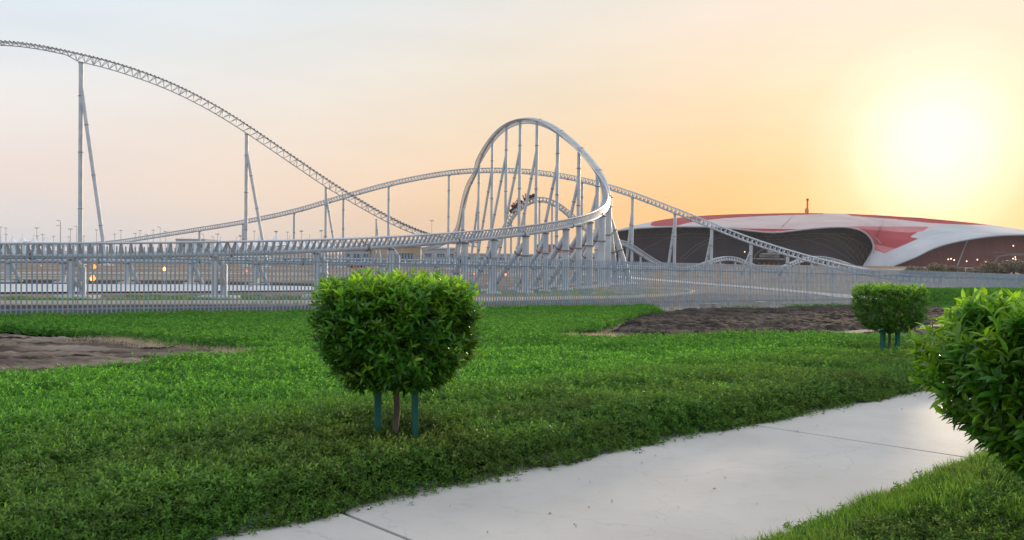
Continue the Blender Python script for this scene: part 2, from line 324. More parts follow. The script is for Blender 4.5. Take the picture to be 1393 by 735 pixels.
def relief(name, poly, res, amp, ang, m, base=.015, flat=None):
    poly = np.array(poly); x0, y0 = poly.min(0); x1, y1 = poly.max(0); nx = int((x1 - x0) / res) + 1; ny = int((y1 - y0) / res) + 1
    X, Y = np.meshgrid(np.linspace(x0, x1, nx), np.linspace(y0, y1, ny)); ins = inpoly(X, Y, poly)
    u = X * math.cos(ang) + Y * math.sin(ang); v_ = -X * math.sin(ang) + Y * math.cos(ang)
    fur = (vnoise(u * .12, v_, 2.2, 5) - .5) * 2 + (vnoise(u * .1, v_ , 5.0, 8) - .5)
    clod = fbm(X, Y, 2.5, 3, 5)
    fine = fbm(X + u * .5, Y, 7.0, 33, 3); Z = gz(X, Y) + base + amp * (.5 + .4 * fur) + amp * .9 * clod + amp * 1.1 * (fine - .4)
    if flat is not None: Z = np.where(inpoly(X, Y, flat), np.minimum(Z, gz(X, Y) + .09), Z)
    # fade to the ground at the rim
    d = np.full(X.shape, 1e9)
    for i in range(len(poly)):
        a = poly[i]; b_ = poly[(i + 1) % len(poly)]; ab = b_ - a; t = np.clip(((X - a[0]) * ab[0] + (Y - a[1]) * ab[1]) / (ab @ ab + 1e-9), 0, 1)
        d = np.minimum(d, np.hypot(X - a[0] - t * ab[0], Y - a[1] - t * ab[1]))
    f = np.clip(d / .5, 0, 1); Z = gz(X, Y) - .01 + (Z - gz(X, Y) + .01) * f
    idx = np.arange(nx * ny).reshape(ny, nx); F = np.stack([idx[:-1, :-1], idx[:-1, 1:], idx[1:, 1:], idx[1:, :-1]], -1).reshape(-1, 4)
    F = F[ins.ravel()[F].all(1)]
    used, inv = np.unique(F, return_inverse=True); V = np.stack([X.ravel(), Y.ravel(), Z.ravel()], 1)[used]
    o = npmesh(name, V, inv.reshape(F.shape), m); o['kind'] = 'structure'; return o
SOIL_R = pxpoly([(735, 467), (790, 464), (835, 450), (850, 436), (893, 428.5), (935, 424.5), (1000, 423), (1060, 421.5), (1130, 419), (1200, 417.5), (1290, 416), (1480, 416), (1700, 425), (1700, 490), (1400, 482), (1260, 474), (1180, 474), (1100, 470), (1000, 474), (860, 476), (760, 476)])
SOIL_L = pxpoly([(-260, 452), (0, 459), (60, 462.5), (180, 470), (240, 478), (300, 484), (375, 490), (375, 495), (250, 508), (130, 522), (0, 534), (-260, 560)])
TRK = pxpoly([(960, 465), (1100, 459), (1180, 453), (1270, 446), (1420, 440), (1420, 443.5), (1270, 450), (1180, 458), (1100, 465), (960, 470)])
relief('bare_soil', SOIL_R, .14, .14, .55, soil, flat=pxpoly([(940, 463), (1100, 457), (1180, 451.5), (1270, 444.5), (1430, 438), (1430, 446), (1270, 454), (1180, 461), (1100, 468), (940, 473)]))
soil2 = mat('trodden_soil', (.022, .018, .016), .95, noise=1.1, col2=(.26, .21, .18), detail=15, bump=(14, 1.0, .05), stretch=(.35, 1.5, 1), spec=.05)
relief('bare_soil', SOIL_L, .07, .11, -.05, soil2)
sheet('dirt_track', TRK, .105, mat('trodden_dirt', (.16, .13, .12), .95, noise=3, col2=(.24, .2, .18), bump=(10, .8, .03)), cuts=range(20, 40))

# ---------------------------------------------------------------- perimeter fence
FA = Vector((-14.7, 25.3, 0)); FB = Vector((17.9, 52, 0)); FD = (FB - FA).normalized()
def ftop(x):                                              # top of the fence follows the falling ground
    return EYE + np.interp(x, [-40, -14.7, -1.6, 5, 17.9, 41.8, 80], [.45, .2, -.0, -.15, -.41, -.96, -1.2])
FH = 2.42
PWID = 2.75
t0 = -6 * PWID; t1 = 75
npan = int((t1 - t0) / PWID)
fence = thing('palisade_fence', FA + FD * t0 + Vector((0, 0, ftop((FA + FD * t0).x) - FH)), 'long grey steel fence of closely spaced pales between the grass and the coaster', 'fence')
FN = Vector((-FD.y, FD.x, 0))
for k in range(npan):
    a = t0 + k * PWID; pn = MB(); rls = []; ps = MB()
    p0 = FA + FD * a; p1 = FA + FD * (a + PWID); z0 = ftop(p0.x); z1 = ftop(p1.x)
    for i in range(1, 20):
        s_ = i / 20
        c = p0.lerp(p1, s_); zt = z0 + (z1 - z0) * s_ + random.uniform(-.006, .006); zb = zt - FH + .03
        c = c - FN * .03 + FD * random.uniform(-.004, .004); lean = random.uniform(-.006, .006)
        # hollow-section pale with a chamfered head
        hw_, hd_ = .0185, .019; vs = []
        for z, q in ((zb, 1), (zt - .03, 1), (zt, .5)):
            for (u_, v_) in ((-1, -1), (1, -1), (1, 1), (-1, 1)): vs.append(c + FD * (u_ * hw_ * q + (lean if z > zb else 0)) + FN * (v_ * hd_ * q) + Vector((0, 0, z)))
        fs = [(r_ * 4 + j, r_ * 4 + (j + 1) % 4, (r_ + 1) * 4 + (j + 1) % 4, (r_ + 1) * 4 + j) for r_ in range(2) for j in range(4)] + [(8, 9, 10, 11)]
        pn.add(vs, fs)
    for dz in (.38, FH - .48):
        q0 = p0 + Vector((0, 0, z0 - dz)); q1 = p1 + Vector((0, 0, z1 - dz)); d = (q1 - q0).normalized()
        rl = MB(); rl.box((q0 + q1) / 2 + FN * .015, (q1 - q0).length - .02, .04, .045, X=d, Y=FN, Z=d.cross(FN) * 1); rls.append(rl)
    pan = pn.build('panel', galv, fence, smooth=False)
    for rl in rls: rl.build('rail', galv, pan, smooth=False)
    ps.box(p0 - FN * .026 + Vector((0, 0, z0 - .01 - FH / 2)), .046, .046, FH, X=FD, Y=FN)
    ps.build('post', galv, fence, smooth=False)
cb = MB()
for px in ((956, 965), (968, 977)):
    g = G((px[0] + px[1]) / 2, 422.5); cb.box(g + Vector((0, 0, .17)), .38, .5, .36, X=FD, Y=FN, taper=.9)
    tag(cb.build('concrete_block', conc), 'small concrete block at the fence foot, %s of a close pair' % ('left' if px[0] < 960 else 'right'), 'block', 'concrete blocks at the fence'); cb = MB()
g = G(1035, 420.5); cb.box(g + Vector((0, 0, .2)), .9, .45, .4, X=FD, Y=FN, taper=.9)
tag(cb.build('concrete_block', conc), 'wide low concrete block alone at the fence foot beside dark soil', 'block', 'concrete blocks at the fence')

# ---------------------------------------------------------------- coaster
def catmull(P_, n=12):
    P_ = [P_[0] * 2 - P_[1]] + list(P_) + [P_[-1] * 2 - P_[-2]]; o = []
    for i in range(1, len(P_) - 2):
        a, b_, c, d = P_[i - 1:i + 3]
        for k in range(n):
            t = k / n; o.append(.5 * ((2 * b_) + (c - a) * t + (2 * a - 5 * b_ + 4 * c - d) * t * t + (3 * b_ - a - 3 * c + d) * t ** 3))
    o.append(P_[-2]); return o
def resamp(ctrl, wts, step, smooth=10):
    A = [Vector((*p, w_)) if False else (p, w_) for p, w_ in zip(ctrl, wts)]
    pts = catmull([p for p, _ in A]); ww = np.interp(np.linspace(0, len(wts) - 1, len(pts)), range(len(wts)), wts)
    arr = np.array([tuple(p) for p in pts])
    def eq(arr, ww, n=None):
        s = np.concatenate([[0], np.cumsum(np.linalg.norm(np.diff(arr, axis=0), axis=1))]); n = n or max(2, int(s[-1] / step)); t = np.linspace(0, s[-1], n + 1)
        return np.stack([np.interp(t, s, arr[:, i]) for i in range(3)], 1), np.interp(t, s, ww)
    arr, ww = eq(arr, ww)
    for _ in range(smooth):
        arr[1:-1] = arr[1:-1] * .5 + (arr[:-2] + arr[2:]) * .25; ww[1:-1] = ww[1:-1] * .5 + (ww[:-2] + ww[2:]) * .25
    arr, ww = eq(arr, ww)
    return [Vector(a) for a in arr], list(ww)
TR = {}
def track(key, label, ctrl, wts=None, center=None, step=.55, gauge=1.1, rr=.06, sr=.2, depth=.62, style='tube', depthfn=None, cat='roller coaster', tie=1, smooth=10, single_ties=False, pmult=1, n=8):
    wts = wts or [0] * len(ctrl)
    pts, ww = resamp([P(*c) for c in ctrl], wts, step, smooth)
    k = len(pts); fr = []
    for i, p in enumerate(pts):
        T = (pts[min(i + 1, k - 1)] - pts[max(i - 1, 0)]).normalized()
        U = Vector((0, 0, 1)) * (1 - ww[i])
        if center is not None and ww[i] > 0: U = U + (center - p).normalized() * ww[i]
        U = (U - T * U.dot(T)).normalized(); fr.append((T, U, T.cross(U).normalized()))
    base = pts[k // 2].copy(); base.z = g1(base.x, base.y)
    root = thing('coaster_track', base, label, cat, 'roller coaster track runs')
    dep = [depthfn(i / k, pts[i]) if depthfn else depth for i in range(k)]
    sk = 2 if step < .7 else 1
    ii = list(range(0, k, sk)) + ([k - 1] if (k - 1) % sk else [])
    for s_ in (-1, 1):
        mb = MB(); mb.tube([pts[i] + fr[i][2] * s_ * gauge / 2 for i in ii], rr, n); mb.build('rail', steel, root)
    mb = MB(); mb.tube([pts[i] - fr[i][1] * dep[i] for i in ii], sr, n + 4)
    spine = mb.build('spine_tube', steel, root)
    mb = MB()                                              # bolted flange joints along the spine
    fl = max(3, int(11 / step))
    for i in range(fl // 2, k - 1, fl):
        T, U, Rr = fr[i]; c = pts[i] - U * dep[i]; mb.tube([c - T * .05, c + T * .05], sr * 1.35, 12)
        for s_ in (-1, 1): mb.tube([c, pts[i] + Rr * s_ * gauge / 2], .045, 5)
    mb.build('flange', flange_m, spine)
    if style == 'tube':
        mb = MB(); cnt = 0; singles = []
        for i in range(0, k, tie):
            T, U, Rr = fr[i]; p = pts[i]; d = dep[i]; m_ = mb if not single_ties else MB()
            for s_ in (-1, 1):                             # tapering web plate from spine up to each rail
                a = p + Rr * s_ * gauge / 2; b_ = p - U * d + Rr * s_ * sr * .5
                q = [a - T * .05, a + T * .05, b_ + T * .17, b_ - T * .17]; nrm_ = (a - b_).cross(T).normalized() * .02
                m_.add([x - nrm_ for x in q] + [x + nrm_ for x in q], [(0, 1, 2, 3), (7, 6, 5, 4), (0, 4, 5, 1), (1, 5, 6, 2), (2, 6, 7, 3), (3, 7, 4, 0)])
            m_.tube([p - Rr * gauge / 2 - U * .02, p + Rr * gauge / 2 - U * .02], .035, 5)
            if single_ties: singles.append((p.length, m_))
        if single_ties:
            singles.sort(key=lambda t: t[0]); rest = MB()
            for _, m_ in singles[:100]: m_.build('cross_tie', steel, root, smooth=False)
            for _, m_ in singles[100:]: rest.add(m_.v, m_.f)
            if rest.v: tag(rest.build('cross_ties', steel, root, smooth=False), kind='stuff')
        else: tag(mb.build('cross_ties', steel, root, smooth=False), kind='stuff')
    else:                                                  # lattice girder with a zigzag web
        mb = MB(); tb = MB()
        for i in range(0, k - 1):
            T, U, Rr = fr[i]; p = pts[i]; d = dep[i]; T2, U2, R2 = fr[i + 1]; p2 = pts[i + 1]; d2 = dep[i + 1]
            for s_ in (-1, 1):
                a = p + Rr * s_ * gauge / 2; b_ = p - U * d; a2 = p2 + R2 * s_ * gauge / 2; b2 = p2 - U2 * d2
                if i % (2 * pmult) == 0:
                    j = min(i + pmult, k - 1); j2 = min(i + 2 * pmult, k - 1)
                    mb.tube([a, pts[j] - fr[j][1] * dep[j]], .08, 4); mb.tube([pts[j] - fr[j][1] * dep[j], pts[j2] + fr[j2][2] * s_ * gauge / 2], .08, 4)
            tb.box(p + U * .10, gauge + .35, .30, .24, X=Rr, Y=T, Z=U)
        mb.build('lattice', steel, root, smooth=False); tag(tb.build('cross_ties', steel_d, root, smooth=False), kind='stuff')
    TR[key] = (root, pts, fr, dep); return root
def near_pt(key, px):
    """point on the track run whose picture column is px (first match by nearest)"""
    root, pts, fr, dep = TR[key]; best = None
    for i, p in enumerate(pts):
        c = CM.transposed() @ (p - Vector((0, 0, EYE))); x = 696.5 + FPX * c.x / -c.z; y = 367.5 - FPX * c.y / -c.z
        if best is None or abs(x - px) < best[0]: best = (abs(x - px), i, x, y)
    return best
def support(key, px, r=.3, brace=None, i=None, foot=True, fl=3, off=0, brr=None, back=0):
    """column under the run's spine; brace = (height below top, dx, dy of its foot)"""
    root, pts, fr, dep = TR[key]; bi = near_pt(key, px)[1] if i is None else i
    p = pts[bi] - fr[bi][1] * (dep[bi] * .98) ; p = p + Vector((off, back, 0)); b_ = Vector((p.x, p.y, g1(p.x, p.y)))
    mb = MB(); mb.tube([b_, p - Vector((0, 0, .05))], r, 12); sup = mb.build('support_column', steel, root)
    H = p.z - b_.z
    for z in [b_.z + H * q / (fl + .6) for q in range(1, fl + 1)] + [p.z - .26]:
        mb = MB(); mb.tube([Vector((p.x, p.y, z - .06)), Vector((p.x, p.y, z + .06))], r * 1.28, 12); mb.build('flange', flange_m, sup)
    if foot:
        mb = MB(); mb.box(b_ + Vector((0, 0, .1)), r * 5, r * 5, .24, taper=.85); mb.build('footing', conc_l, sup, smooth=False)
    if brace:
        hb, dx, dy = brace; f = Vector((p.x + dx, p.y + dy, g1(p.x + dx, p.y + dy))); t = Vector((p.x, p.y, p.z - hb))
        mb = MB(); mb.tube([f, t], brr or r * .85, 12); br = mb.build('brace', steel, root)
        for q in (.22, .5, .78): c = f.lerp(t, q); d = (t - f).normalized(); mb = MB(); mb.tube([c - d * .06, c + d * .06], (brr or r * .85) * 1.28, 10); mb.build('flange', flange_m, br)
        if foot:
            mb = MB(); mb.box(f + Vector((0, 0, .1)), r * 5, r * 5, .24, taper=.85); mb.build('footing', conc_l, br, smooth=False)
    return sup

# big drop hill, lattice girder
def dfn(t, p):
    c = CM.transposed() @ (p - Vector((0, 0, EYE))); x = 696.5 + FPX * c.x / -c.z
    return float(np.interp(x, [60, 92, 108, 250, 450, 600], [.8, .85, 1.75, 1.75, 1.7, 1.1]))
track('drop', 'tall drop hill of latticed girder, highest track run, sloping down from the left edge', [(-160, 64, 204), (-80, 59, 206), (0, 57, 208), (50, 62, 209), (100, 72, 210), (160, 87, 211), (230, 112, 213), (290, 142, 215), (340, 173, 217), (400, 214, 220), (450, 248, 223), (500, 279, 227), (540, 301, 231), (575, 316, 236), (610, 325, 242), (650, 331, 248)],
      step=.95, gauge=1.5, rr=.10, sr=.13, style='lattice', depthfn=dfn, smooth=6)
def pix(p):
    c = CM.transposed() @ (p - Vector((0, 0, EYE))); return 696.5 + FPX * c.x / -c.z, 367.5 - FPX * c.y / -c.z
support('drop', 112, .52, (5.6, 7.2, -2), fl=3)
support('drop', 339.5, .42, (4.2, 5.9, -2), fl=3)
support('drop', 448, .32, (2.2, 3.3, 0), fl=2)
support('drop', 523, .2, (.3, 1.4, 0), fl=0, off=-1.3)
support('drop', -70, .52, (5.6, 7.2, -2), fl=3)
# long camelback
track('camel', 'long low camelback track arching over the middle and down in front of the hall', [(60, 331, 300), (120, 330, 285), (160, 327, 276), (200, 321, 268), (270, 310, 257), (330, 300, 249), (400, 285, 240), (465, 266, 231), (530, 248, 223), (580, 237.5, 217), (620, 231.5, 212), (660, 229, 207), (710, 230, 201), (760, 235.5, 195), (810, 246, 189), (862, 262, 183), (920, 284, 177), (970, 304, 172), (1025, 325, 167), (1075, 341, 162), (1130, 356, 157), (1180, 367, 152), (1230, 374, 148), (1280, 377, 145)],
      step=.95, gauge=1.1, rr=.085, sr=.2, depth=.95, tie=1, smooth=8)
for x in (270, 330, 399, 465, 529.5, 612, 792): support('camel', x, .3 if x > 380 else .34, fl=1 if x < 450 else 3)
for x in (862.5, 920, 973, 1025.5, 1073): support('camel', x, .3, (1.6 + (x < 900) * 1.2, -1.25 if x < 1000 else -1.7, 1.0), fl=1, brr=.27)
for x in (1105, 1134): support('camel', x, .26, fl=0)
# overbanked turn flowing into the low run nearest the camera
LC = P(722, 305, 135)
track('turn', 'track run looping high in a banked turn then sweeping low leftwards nearest the fence', [(575, 338, 235), (602, 330, 222), (622, 313, 210), (628, 290, 203), (634, 262, 196), (645, 232, 188), (660, 203, 179), (678, 180, 171), (697, 168, 163.5), (718, 164.5, 156), (742, 171, 148), (768, 189, 139), (792, 212, 130), (812, 238, 121), (822, 260, 113), (822, 277, 106), (812, 287, 100), (795, 294, 95), (765, 301, 89), (720, 307.5, 82.5), (670, 312.5, 76.5), (620, 316.5, 71.5), (570, 320, 67.5), (500, 324, 62.5), (430, 326.5, 58.5), (360, 328.2, 55.5), (287, 329.6, 53), (195, 330.8, 51.2), (103, 331.3, 50), (0, 331.5, 49.3), (-100, 331.5, 48.8), (-260, 331, 48.2)],
      wts=[.0, .1, .25, .4, .5, .6, .68, .72, .74, .76, .76, .75, .72, .68, .62, .56, .5, .44, .36, .26, .18, .1, .04, 0, 0, 0, 0, 0, 0, 0, 0, 0], center=LC, step=.52, gauge=1.15, rr=.065, sr=.2, depth=.68, single_ties=True, smooth=40, n=8)
def idx_near(key, px, py):
    root, pts, fr, dep = TR[key]; return min(range(len(pts)), key=lambda i: (pix(pts[i])[0] - px) ** 2 + (pix(pts[i])[1] - py) ** 2)
for (x, y, hb, dx) in ((649, 226, 7.0, -1.9), (668, 193, 6.0, -3.3), (687, 174, 5.6, -4.2), (705, 166, 5.6, -4.3), (727, 167, 5.4, -4.0), (754, 181, 5.6, -3.4), (782, 205, 5.0, -2.9), (806, 232, 3.6, -2.9)):
    support('turn', x, .27, (hb, dx, 3.0), i=idx_near('turn', x, y), fl=3, brr=.25)
support('turn', 626, .3, (3, -1.6, 2), i=idx_near('turn', 631, 277), fl=1)
support('turn', 620, .3, (1.5, -1.5, 1), i=idx_near('turn', 623, 308), fl=1)
for (x, y, r, hb, dx, dy) in ((823, 262, .42, 2.5, 3.2, 2), (825, 274, .42, 1.6, 1.5, 3), (817, 287, .4, 1.4, -3.4, 4), (801, 296, .36, 1.2, -3.6, 3), (785, 301, .3, 1.2, -3.2, 4), (768, 306, .34, .9, -3.4, 3), (742, 311, .26, .9, -3.0, 3), (713, 316, .33, .8, -3.4, 2), (672, 321, .26, .8, -2.4, 2)):
    support('turn', x, r, (hb, dx, dy), i=idx_near('turn', x, y), fl=1, brr=r * .85)
for x in (632,): support('turn', x, .29, (.8, -1.6, 2), i=idx_near('turn', x, 324), fl=0)
disc_m = mat('sensor_disc', (.25, .25, .25), .6, noise=8)
for x in (532, 430, 287, 103, -80):
    root, pts, fr, dep = TR['turn']; i = idx_near('turn', x, 331); p = pts[i] - fr[i][1] * dep[i]
    support('turn', x, .2, i=i, fl=0)
    q = p + Vector((.42, .45, 0)); mb = MB(); b_ = Vector((q.x, q.y, g1(q.x, q.y)))
    mb.tube([b_, Vector((q.x, q.y, p.z - .75)), p - Vector((0, 0, .12))], .19, 12); br = mb.build('brace', steel, root)
    mb = MB(); c = q + Vector((-.02, -.5, -1.55 - .1)); mb.tube([c, c + Vector((0, .25, 0))], .19, 16); mb.build('end_cap', disc_m, br)
    mb = MB(); mb.box(b_ + Vector((-.2, -.2, .08)), 2.3, 1.5, .2, taper=.93); mb.build('footing', conc_l, br, smooth=False)
# small airtime hills
track('airtime', 'track run of small rippling hills from inside the big turn to before the hall', [(668, 345, 172), (685, 310, 171), (698, 289, 170), (712, 276, 169), (726, 269, 168.5), (738, 268, 168), (752, 272, 168), (768, 283, 168.5), (790, 303, 170), (810, 317, 172), (826, 324.5, 175), (838, 326.5, 178), (852, 330, 181), (870, 341, 184), (890, 354, 187), (908, 362, 190), (930, 365, 192), (950, 361, 194), (968, 353.5, 196), (984, 349.5, 197), (1000, 350, 198), (1018, 357, 199), (1035, 364, 200), (1055, 365.5, 201), (1075, 358, 202), (1095, 350.5, 203), (1115, 349, 204), (1140, 354, 205), (1165, 363, 206), (1190, 368, 207)],
      step=.7, gauge=1.15, rr=.1, sr=.24, depth=.7, smooth=6)
for x, y in ((692, 298), (712, 276), (732, 268), (756, 274), (778, 292), (800, 311), (844, 327), (872, 343), (893, 356), (979, 351), (1001, 350), (1086, 353), (1105, 350), (1125, 351)):
    support('airtime', x, .2, i=idx_near('airtime', x, y), fl=0, foot=False)
# low launch run
track('launch', 'low straight track run just above the ground behind the nearest run', [(-200, 348.5, 92), (0, 348.5, 92), (100, 348.5, 92), (262, 349, 92), (355, 350, 93), (440, 351.5, 95), (520, 353, 97), (600, 354.5, 101), (680, 356.5, 106), (760, 359, 112), (820, 361, 119), (900, 363.5, 128)],
      step=.95, gauge=1.1, rr=.075, sr=.24, depth=.5, smooth=4)
for k_, x in enumerate((15, 88, 171, 262, 355, 440, 520, 598, 668, 730, 790, 850)):
    support('launch', x, .27, i=idx_near('launch', x, 350), fl=0)
    root, pts, fr, dep = TR['launch']; i = idx_near('launch', x, 350); p = pts[i] - fr[i][1] * dep[i]
    if x < 500:
        mb = MB(); q = p + Vector((1.05, .6, 0)); mb.tube([Vector((q.x, q.y, g1(q.x, q.y))), p + Vector((.1, .1, -.1))], .2, 10); mb.build('brace', steel, root)

# ---------------------------------------------------------------- train and riders on the small hill
dark_m = mat('train_dark', (.02, .02, .022), .4); redc = mat('train_red', (.35, .03, .04), .35)
root, pts, fr, dep = TR['airtime']
train = thing('coaster_train', pts[idx_near('airtime', 712, 276)], 'short dark coaster train climbing the small hill inside the big turn', 'coaster train')
def fpt(i, u, v, s): T, U, Rr = fr[i]; return pts[i] + T * u + U * v + Rr * s
cars = [(718.5, 272), (709, 279), (701.5, 287)]
for n_, (x, y) in enumerate(cars):
    i = idx_near('airtime', x, y); T, U, Rr = fr[i]; mb = MB()
    if T.x < 0: pass
    mb.box(fpt(i, 0, .42, 0), 1.9, 1.15, .42, X=T, Y=Rr, Z=U, taper=.86); seats = []
    for a, h_ in ((-.8, .8), (.1, .7)): m2_ = MB(); m2_.box(fpt(i, a, .9, 0), .2, 1.0, h_, X=T, Y=Rr, Z=U, taper=.8); seats.append(m2_)
    if n_ == 0: mb.tube([fpt(i, .9, .45, 0), fpt(i, 1.5, .35, 0), fpt(i, 1.85, .25, 0)], [.45, .3, .08], 10)
    car = mb.build('car', dark_m, train)
    for m2_ in seats: m2_.build('seat', redc, car)
    for a in (-.6, .6):
        for s_ in (-.6, .6): mb = MB(); mb.tube([fpt(i, a, .1, s_ - .08), fpt(i, a, .1, s_ + .08)], .17, 10); mb.build('wheel', dark_m, car)
def rider(i, u, s, top, label, up_arms):
    T, U, Rr = fr[i]; O = fpt(i, u, .62, s)
    j = dict(pel=(0, 0), ch=(-.02, .42), nk=(0, .56), hd=(.02, .72), ht=(.03, .84))
    V = []; E = []; rad = []
    def a(pt, r, par=None):
        V.append(tuple(pt)); rad.append(r)
        if par is not None: E.append((par, len(V) - 1))
        return len(V) - 1
    q = lambda x, y, z: O + T * x + Rr * y + U * z
    pe = a(q(0, 0, 0), .15); wa = a(q(-.03, 0, .22), .14, pe); ch = a(q(-.04, 0, .44), .17, wa); nk = a(q(0, 0, .58), .06, ch); h1 = a(q(.02, 0, .70), .10, nk); h2 = a(q(.03, 0, .82), .09, h1)
    for sd_ in (-1, 1):
        sh = a(q(-.02, sd_ * .2, .46), .065, ch)
        el_ = a(q(.12, sd_ * .27, .66 if up_arms else .25), .05, sh); a(q(.18, sd_ * .22, .95 if up_arms else .18), .04, el_)
        kn = a(q(.42, sd_ * .14, .06), .085, pe); a(q(.5, sd_ * .14, -.34), .06, kn)
    me = bpy.data.meshes.new('person'); me.from_pydata(V, E, []); o = bpy.data.objects.new('person', me); COL.objects.link(o)
    md = o.modifiers.new('s', 'SKIN'); 
    for vtx, r in zip(me.skin_vertices[0].data, rad): vtx.radius = (r, r)
    me.skin_vertices[0].data[0].use_root = True
    sb = o.modifiers.new('u', 'SUBSURF'); sb.levels = 1; sb.render_levels = 1
    dg = bpy.context.evaluated_depsgraph_get(); m2 = bpy.data.meshes.new_from_object(o.evaluated_get(dg)); o.modifiers.clear(); o.data = m2
    skin = mat('skin', (.45, .27, .19), .6) if 'skin' not in MATS else MATS['skin']; hairm = MATS.get('hair') or mat('hair', (.02, .015, .012), .6)
    m2.materials.clear(); m2.materials.append(top); m2.materials.append(skin); m2.materials.append(hairm)
    for f in m2.polygons:
        c = (Vector(f.center) - O); f.use_smooth = True; hz = c.dot(U)
        f.material_index = 0
        if c.dot(Rr) ** 2 < .015 and hz > .6: f.material_index = 2 if (hz > .78 or c.dot(T) < 0.0) else 1
        elif hz < .2 and c.dot(T) > .15: f.material_index = 2
    tag(o, label, 'person', 'riders on the coaster train')
i0 = idx_near('airtime', *cars[0]); i1 = idx_near('airtime', *cars[1]); i2 = idx_near('airtime', *cars[2])
redt = mat('red_cloth', (.5, .05, .08), .8); blk = mat('dark_cloth', (.03, .03, .04), .8); mau = mat('mauve_cloth', (.25, .12, .2), .8)
rider(i0, .35, .28, blk, 'front rider in dark top with both arms raised on the coaster train', True)
rider(i0, -.45, -.28, redt, 'rider in bright red top in the first row pair, right behind the front rider', True)
rider(i1, .4, .28, redt, 'rider in red top sitting in the middle car with arms down', False)
rider(i1, -.45, -.28, mau, 'rider in mauve top at the back of the middle car', False)
rider(i2, .3, .0, blk, 'last rider in dark top alone in the rear car', False)
# ---------------------------------------------------------------- stadium-like hall
hall = thing('domed_hall', P(1120, 366, 560), 'vast low hall with red and white shell roof and dark arched glazing beyond the coaster', 'building')
D0 = 560
def curve(pts, t):
    pts = np.array(pts, float); s = np.linspace(0, len(pts) - 1, len(pts)); return np.array([np.interp(t, s, pts[:, i]) for i in range(pts.shape[1])])
def smoothpoly(pts, n=10):
    V = catmull([Vector((x, y, 0)) for x, y in pts], n); return [(v.x, v.y) for v in V]
pairs = [((834, 315.5), (834, 315)), ((850, 312.8), (852, 309.6)), ((870, 310.6), (878, 303.6)), ((900, 309), (912, 297.5)), ((935, 308.6), (945, 294.4)), ((965, 309.2), (975, 292.6)), ((1000, 311.5), (1005, 291.4)), ((1025, 314.6), (1030, 290.9)), ((1045, 316.3), (1050, 290.5)),
         ((1062, 316), (1066, 290.2)), ((1085, 313.4), (1090, 290)), ((1110, 310.8), (1115, 290.2)), ((1132, 309.4), (1140, 290.7)), ((1150, 309.3), (1160, 291.3)), ((1164, 311.5), (1171, 291.8)), ((1175, 316), (1179, 292.2)), ((1183, 323), (1186, 292.5)), ((1187.5, 332), (1192, 292.8)), ((1187.5, 341), (1198, 293.2)),
         ((1183, 351), (1203, 293.5)), ((1175, 363), (1208, 293.8)), ((1186, 367), (1214, 294.2)), ((1200, 367.3), (1221, 294.7)), ((1220, 360), (1232, 295.4)), ((1245, 350), (1248, 296.2)), ((1270, 338), (1268, 298)), ((1295, 330.5), (1293, 300.3)), ((1320, 325.5), (1320, 303)), ((1350, 321.5), (1352, 306.8)), ((1380, 319.8), (1382, 311)), ((1410, 320), (1412, 316)), ((1450, 325), (1450, 324.6)), ((1480, 333), (1480, 332.6))]
bot = smoothpoly([a for a, _ in pairs], 24); top = smoothpoly([b_ for _, b_ in pairs], 24)
mono = lambda x, xs, ys: float(np.interp(x, xs, ys))
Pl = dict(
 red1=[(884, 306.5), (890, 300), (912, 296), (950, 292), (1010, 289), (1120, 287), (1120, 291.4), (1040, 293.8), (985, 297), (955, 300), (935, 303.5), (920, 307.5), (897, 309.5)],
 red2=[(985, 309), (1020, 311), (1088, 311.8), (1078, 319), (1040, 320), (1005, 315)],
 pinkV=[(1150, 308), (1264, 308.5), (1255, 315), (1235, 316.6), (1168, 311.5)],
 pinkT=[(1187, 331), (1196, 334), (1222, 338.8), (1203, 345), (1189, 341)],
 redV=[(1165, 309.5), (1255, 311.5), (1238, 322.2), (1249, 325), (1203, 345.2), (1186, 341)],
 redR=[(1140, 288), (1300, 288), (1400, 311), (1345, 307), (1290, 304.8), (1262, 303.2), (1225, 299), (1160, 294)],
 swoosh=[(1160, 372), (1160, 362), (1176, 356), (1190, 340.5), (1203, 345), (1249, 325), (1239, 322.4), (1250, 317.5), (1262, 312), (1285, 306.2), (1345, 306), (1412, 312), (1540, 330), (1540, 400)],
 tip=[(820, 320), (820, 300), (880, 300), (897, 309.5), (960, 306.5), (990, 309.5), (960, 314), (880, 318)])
nr = 120; nc = len(bot); V = []; cls = []
for i in range(nc):
    for j in range(nr + 1):
        v_ = j / nr; x = bot[i][0] + (top[i][0] - bot[i][0]) * v_; y = bot[i][1] + (top[i][1] - bot[i][1]) * v_
        edge = min(1, i / 90, (nc - 1 - i) / 90 + .05)
        V.append(P(x, y, D0 + 95 * edge * v_ ** 1.6))
F = []; FM = []
for i in range(nc - 1):
    for j in range(nr):
        F.append((i * (nr + 1) + j, (i + 1) * (nr + 1) + j, (i + 1) * (nr + 1) + j + 1, i * (nr + 1) + j + 1))
        v_ = (j + .5) / nr; FM.append(((bot[i][0] + bot[i + 1][0]) / 2 * (1 - v_) + (top[i][0] + top[i + 1][0]) / 2 * v_, (bot[i][1] + bot[i + 1][1]) / 2 * (1 - v_) + (top[i][1] + top[i + 1][1]) / 2 * v_))
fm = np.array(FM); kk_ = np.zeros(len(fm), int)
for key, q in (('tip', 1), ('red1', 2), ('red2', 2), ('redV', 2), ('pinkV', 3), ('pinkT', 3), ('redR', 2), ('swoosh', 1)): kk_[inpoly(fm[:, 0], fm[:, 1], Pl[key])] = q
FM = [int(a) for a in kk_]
mb = MB(); base = len(V)
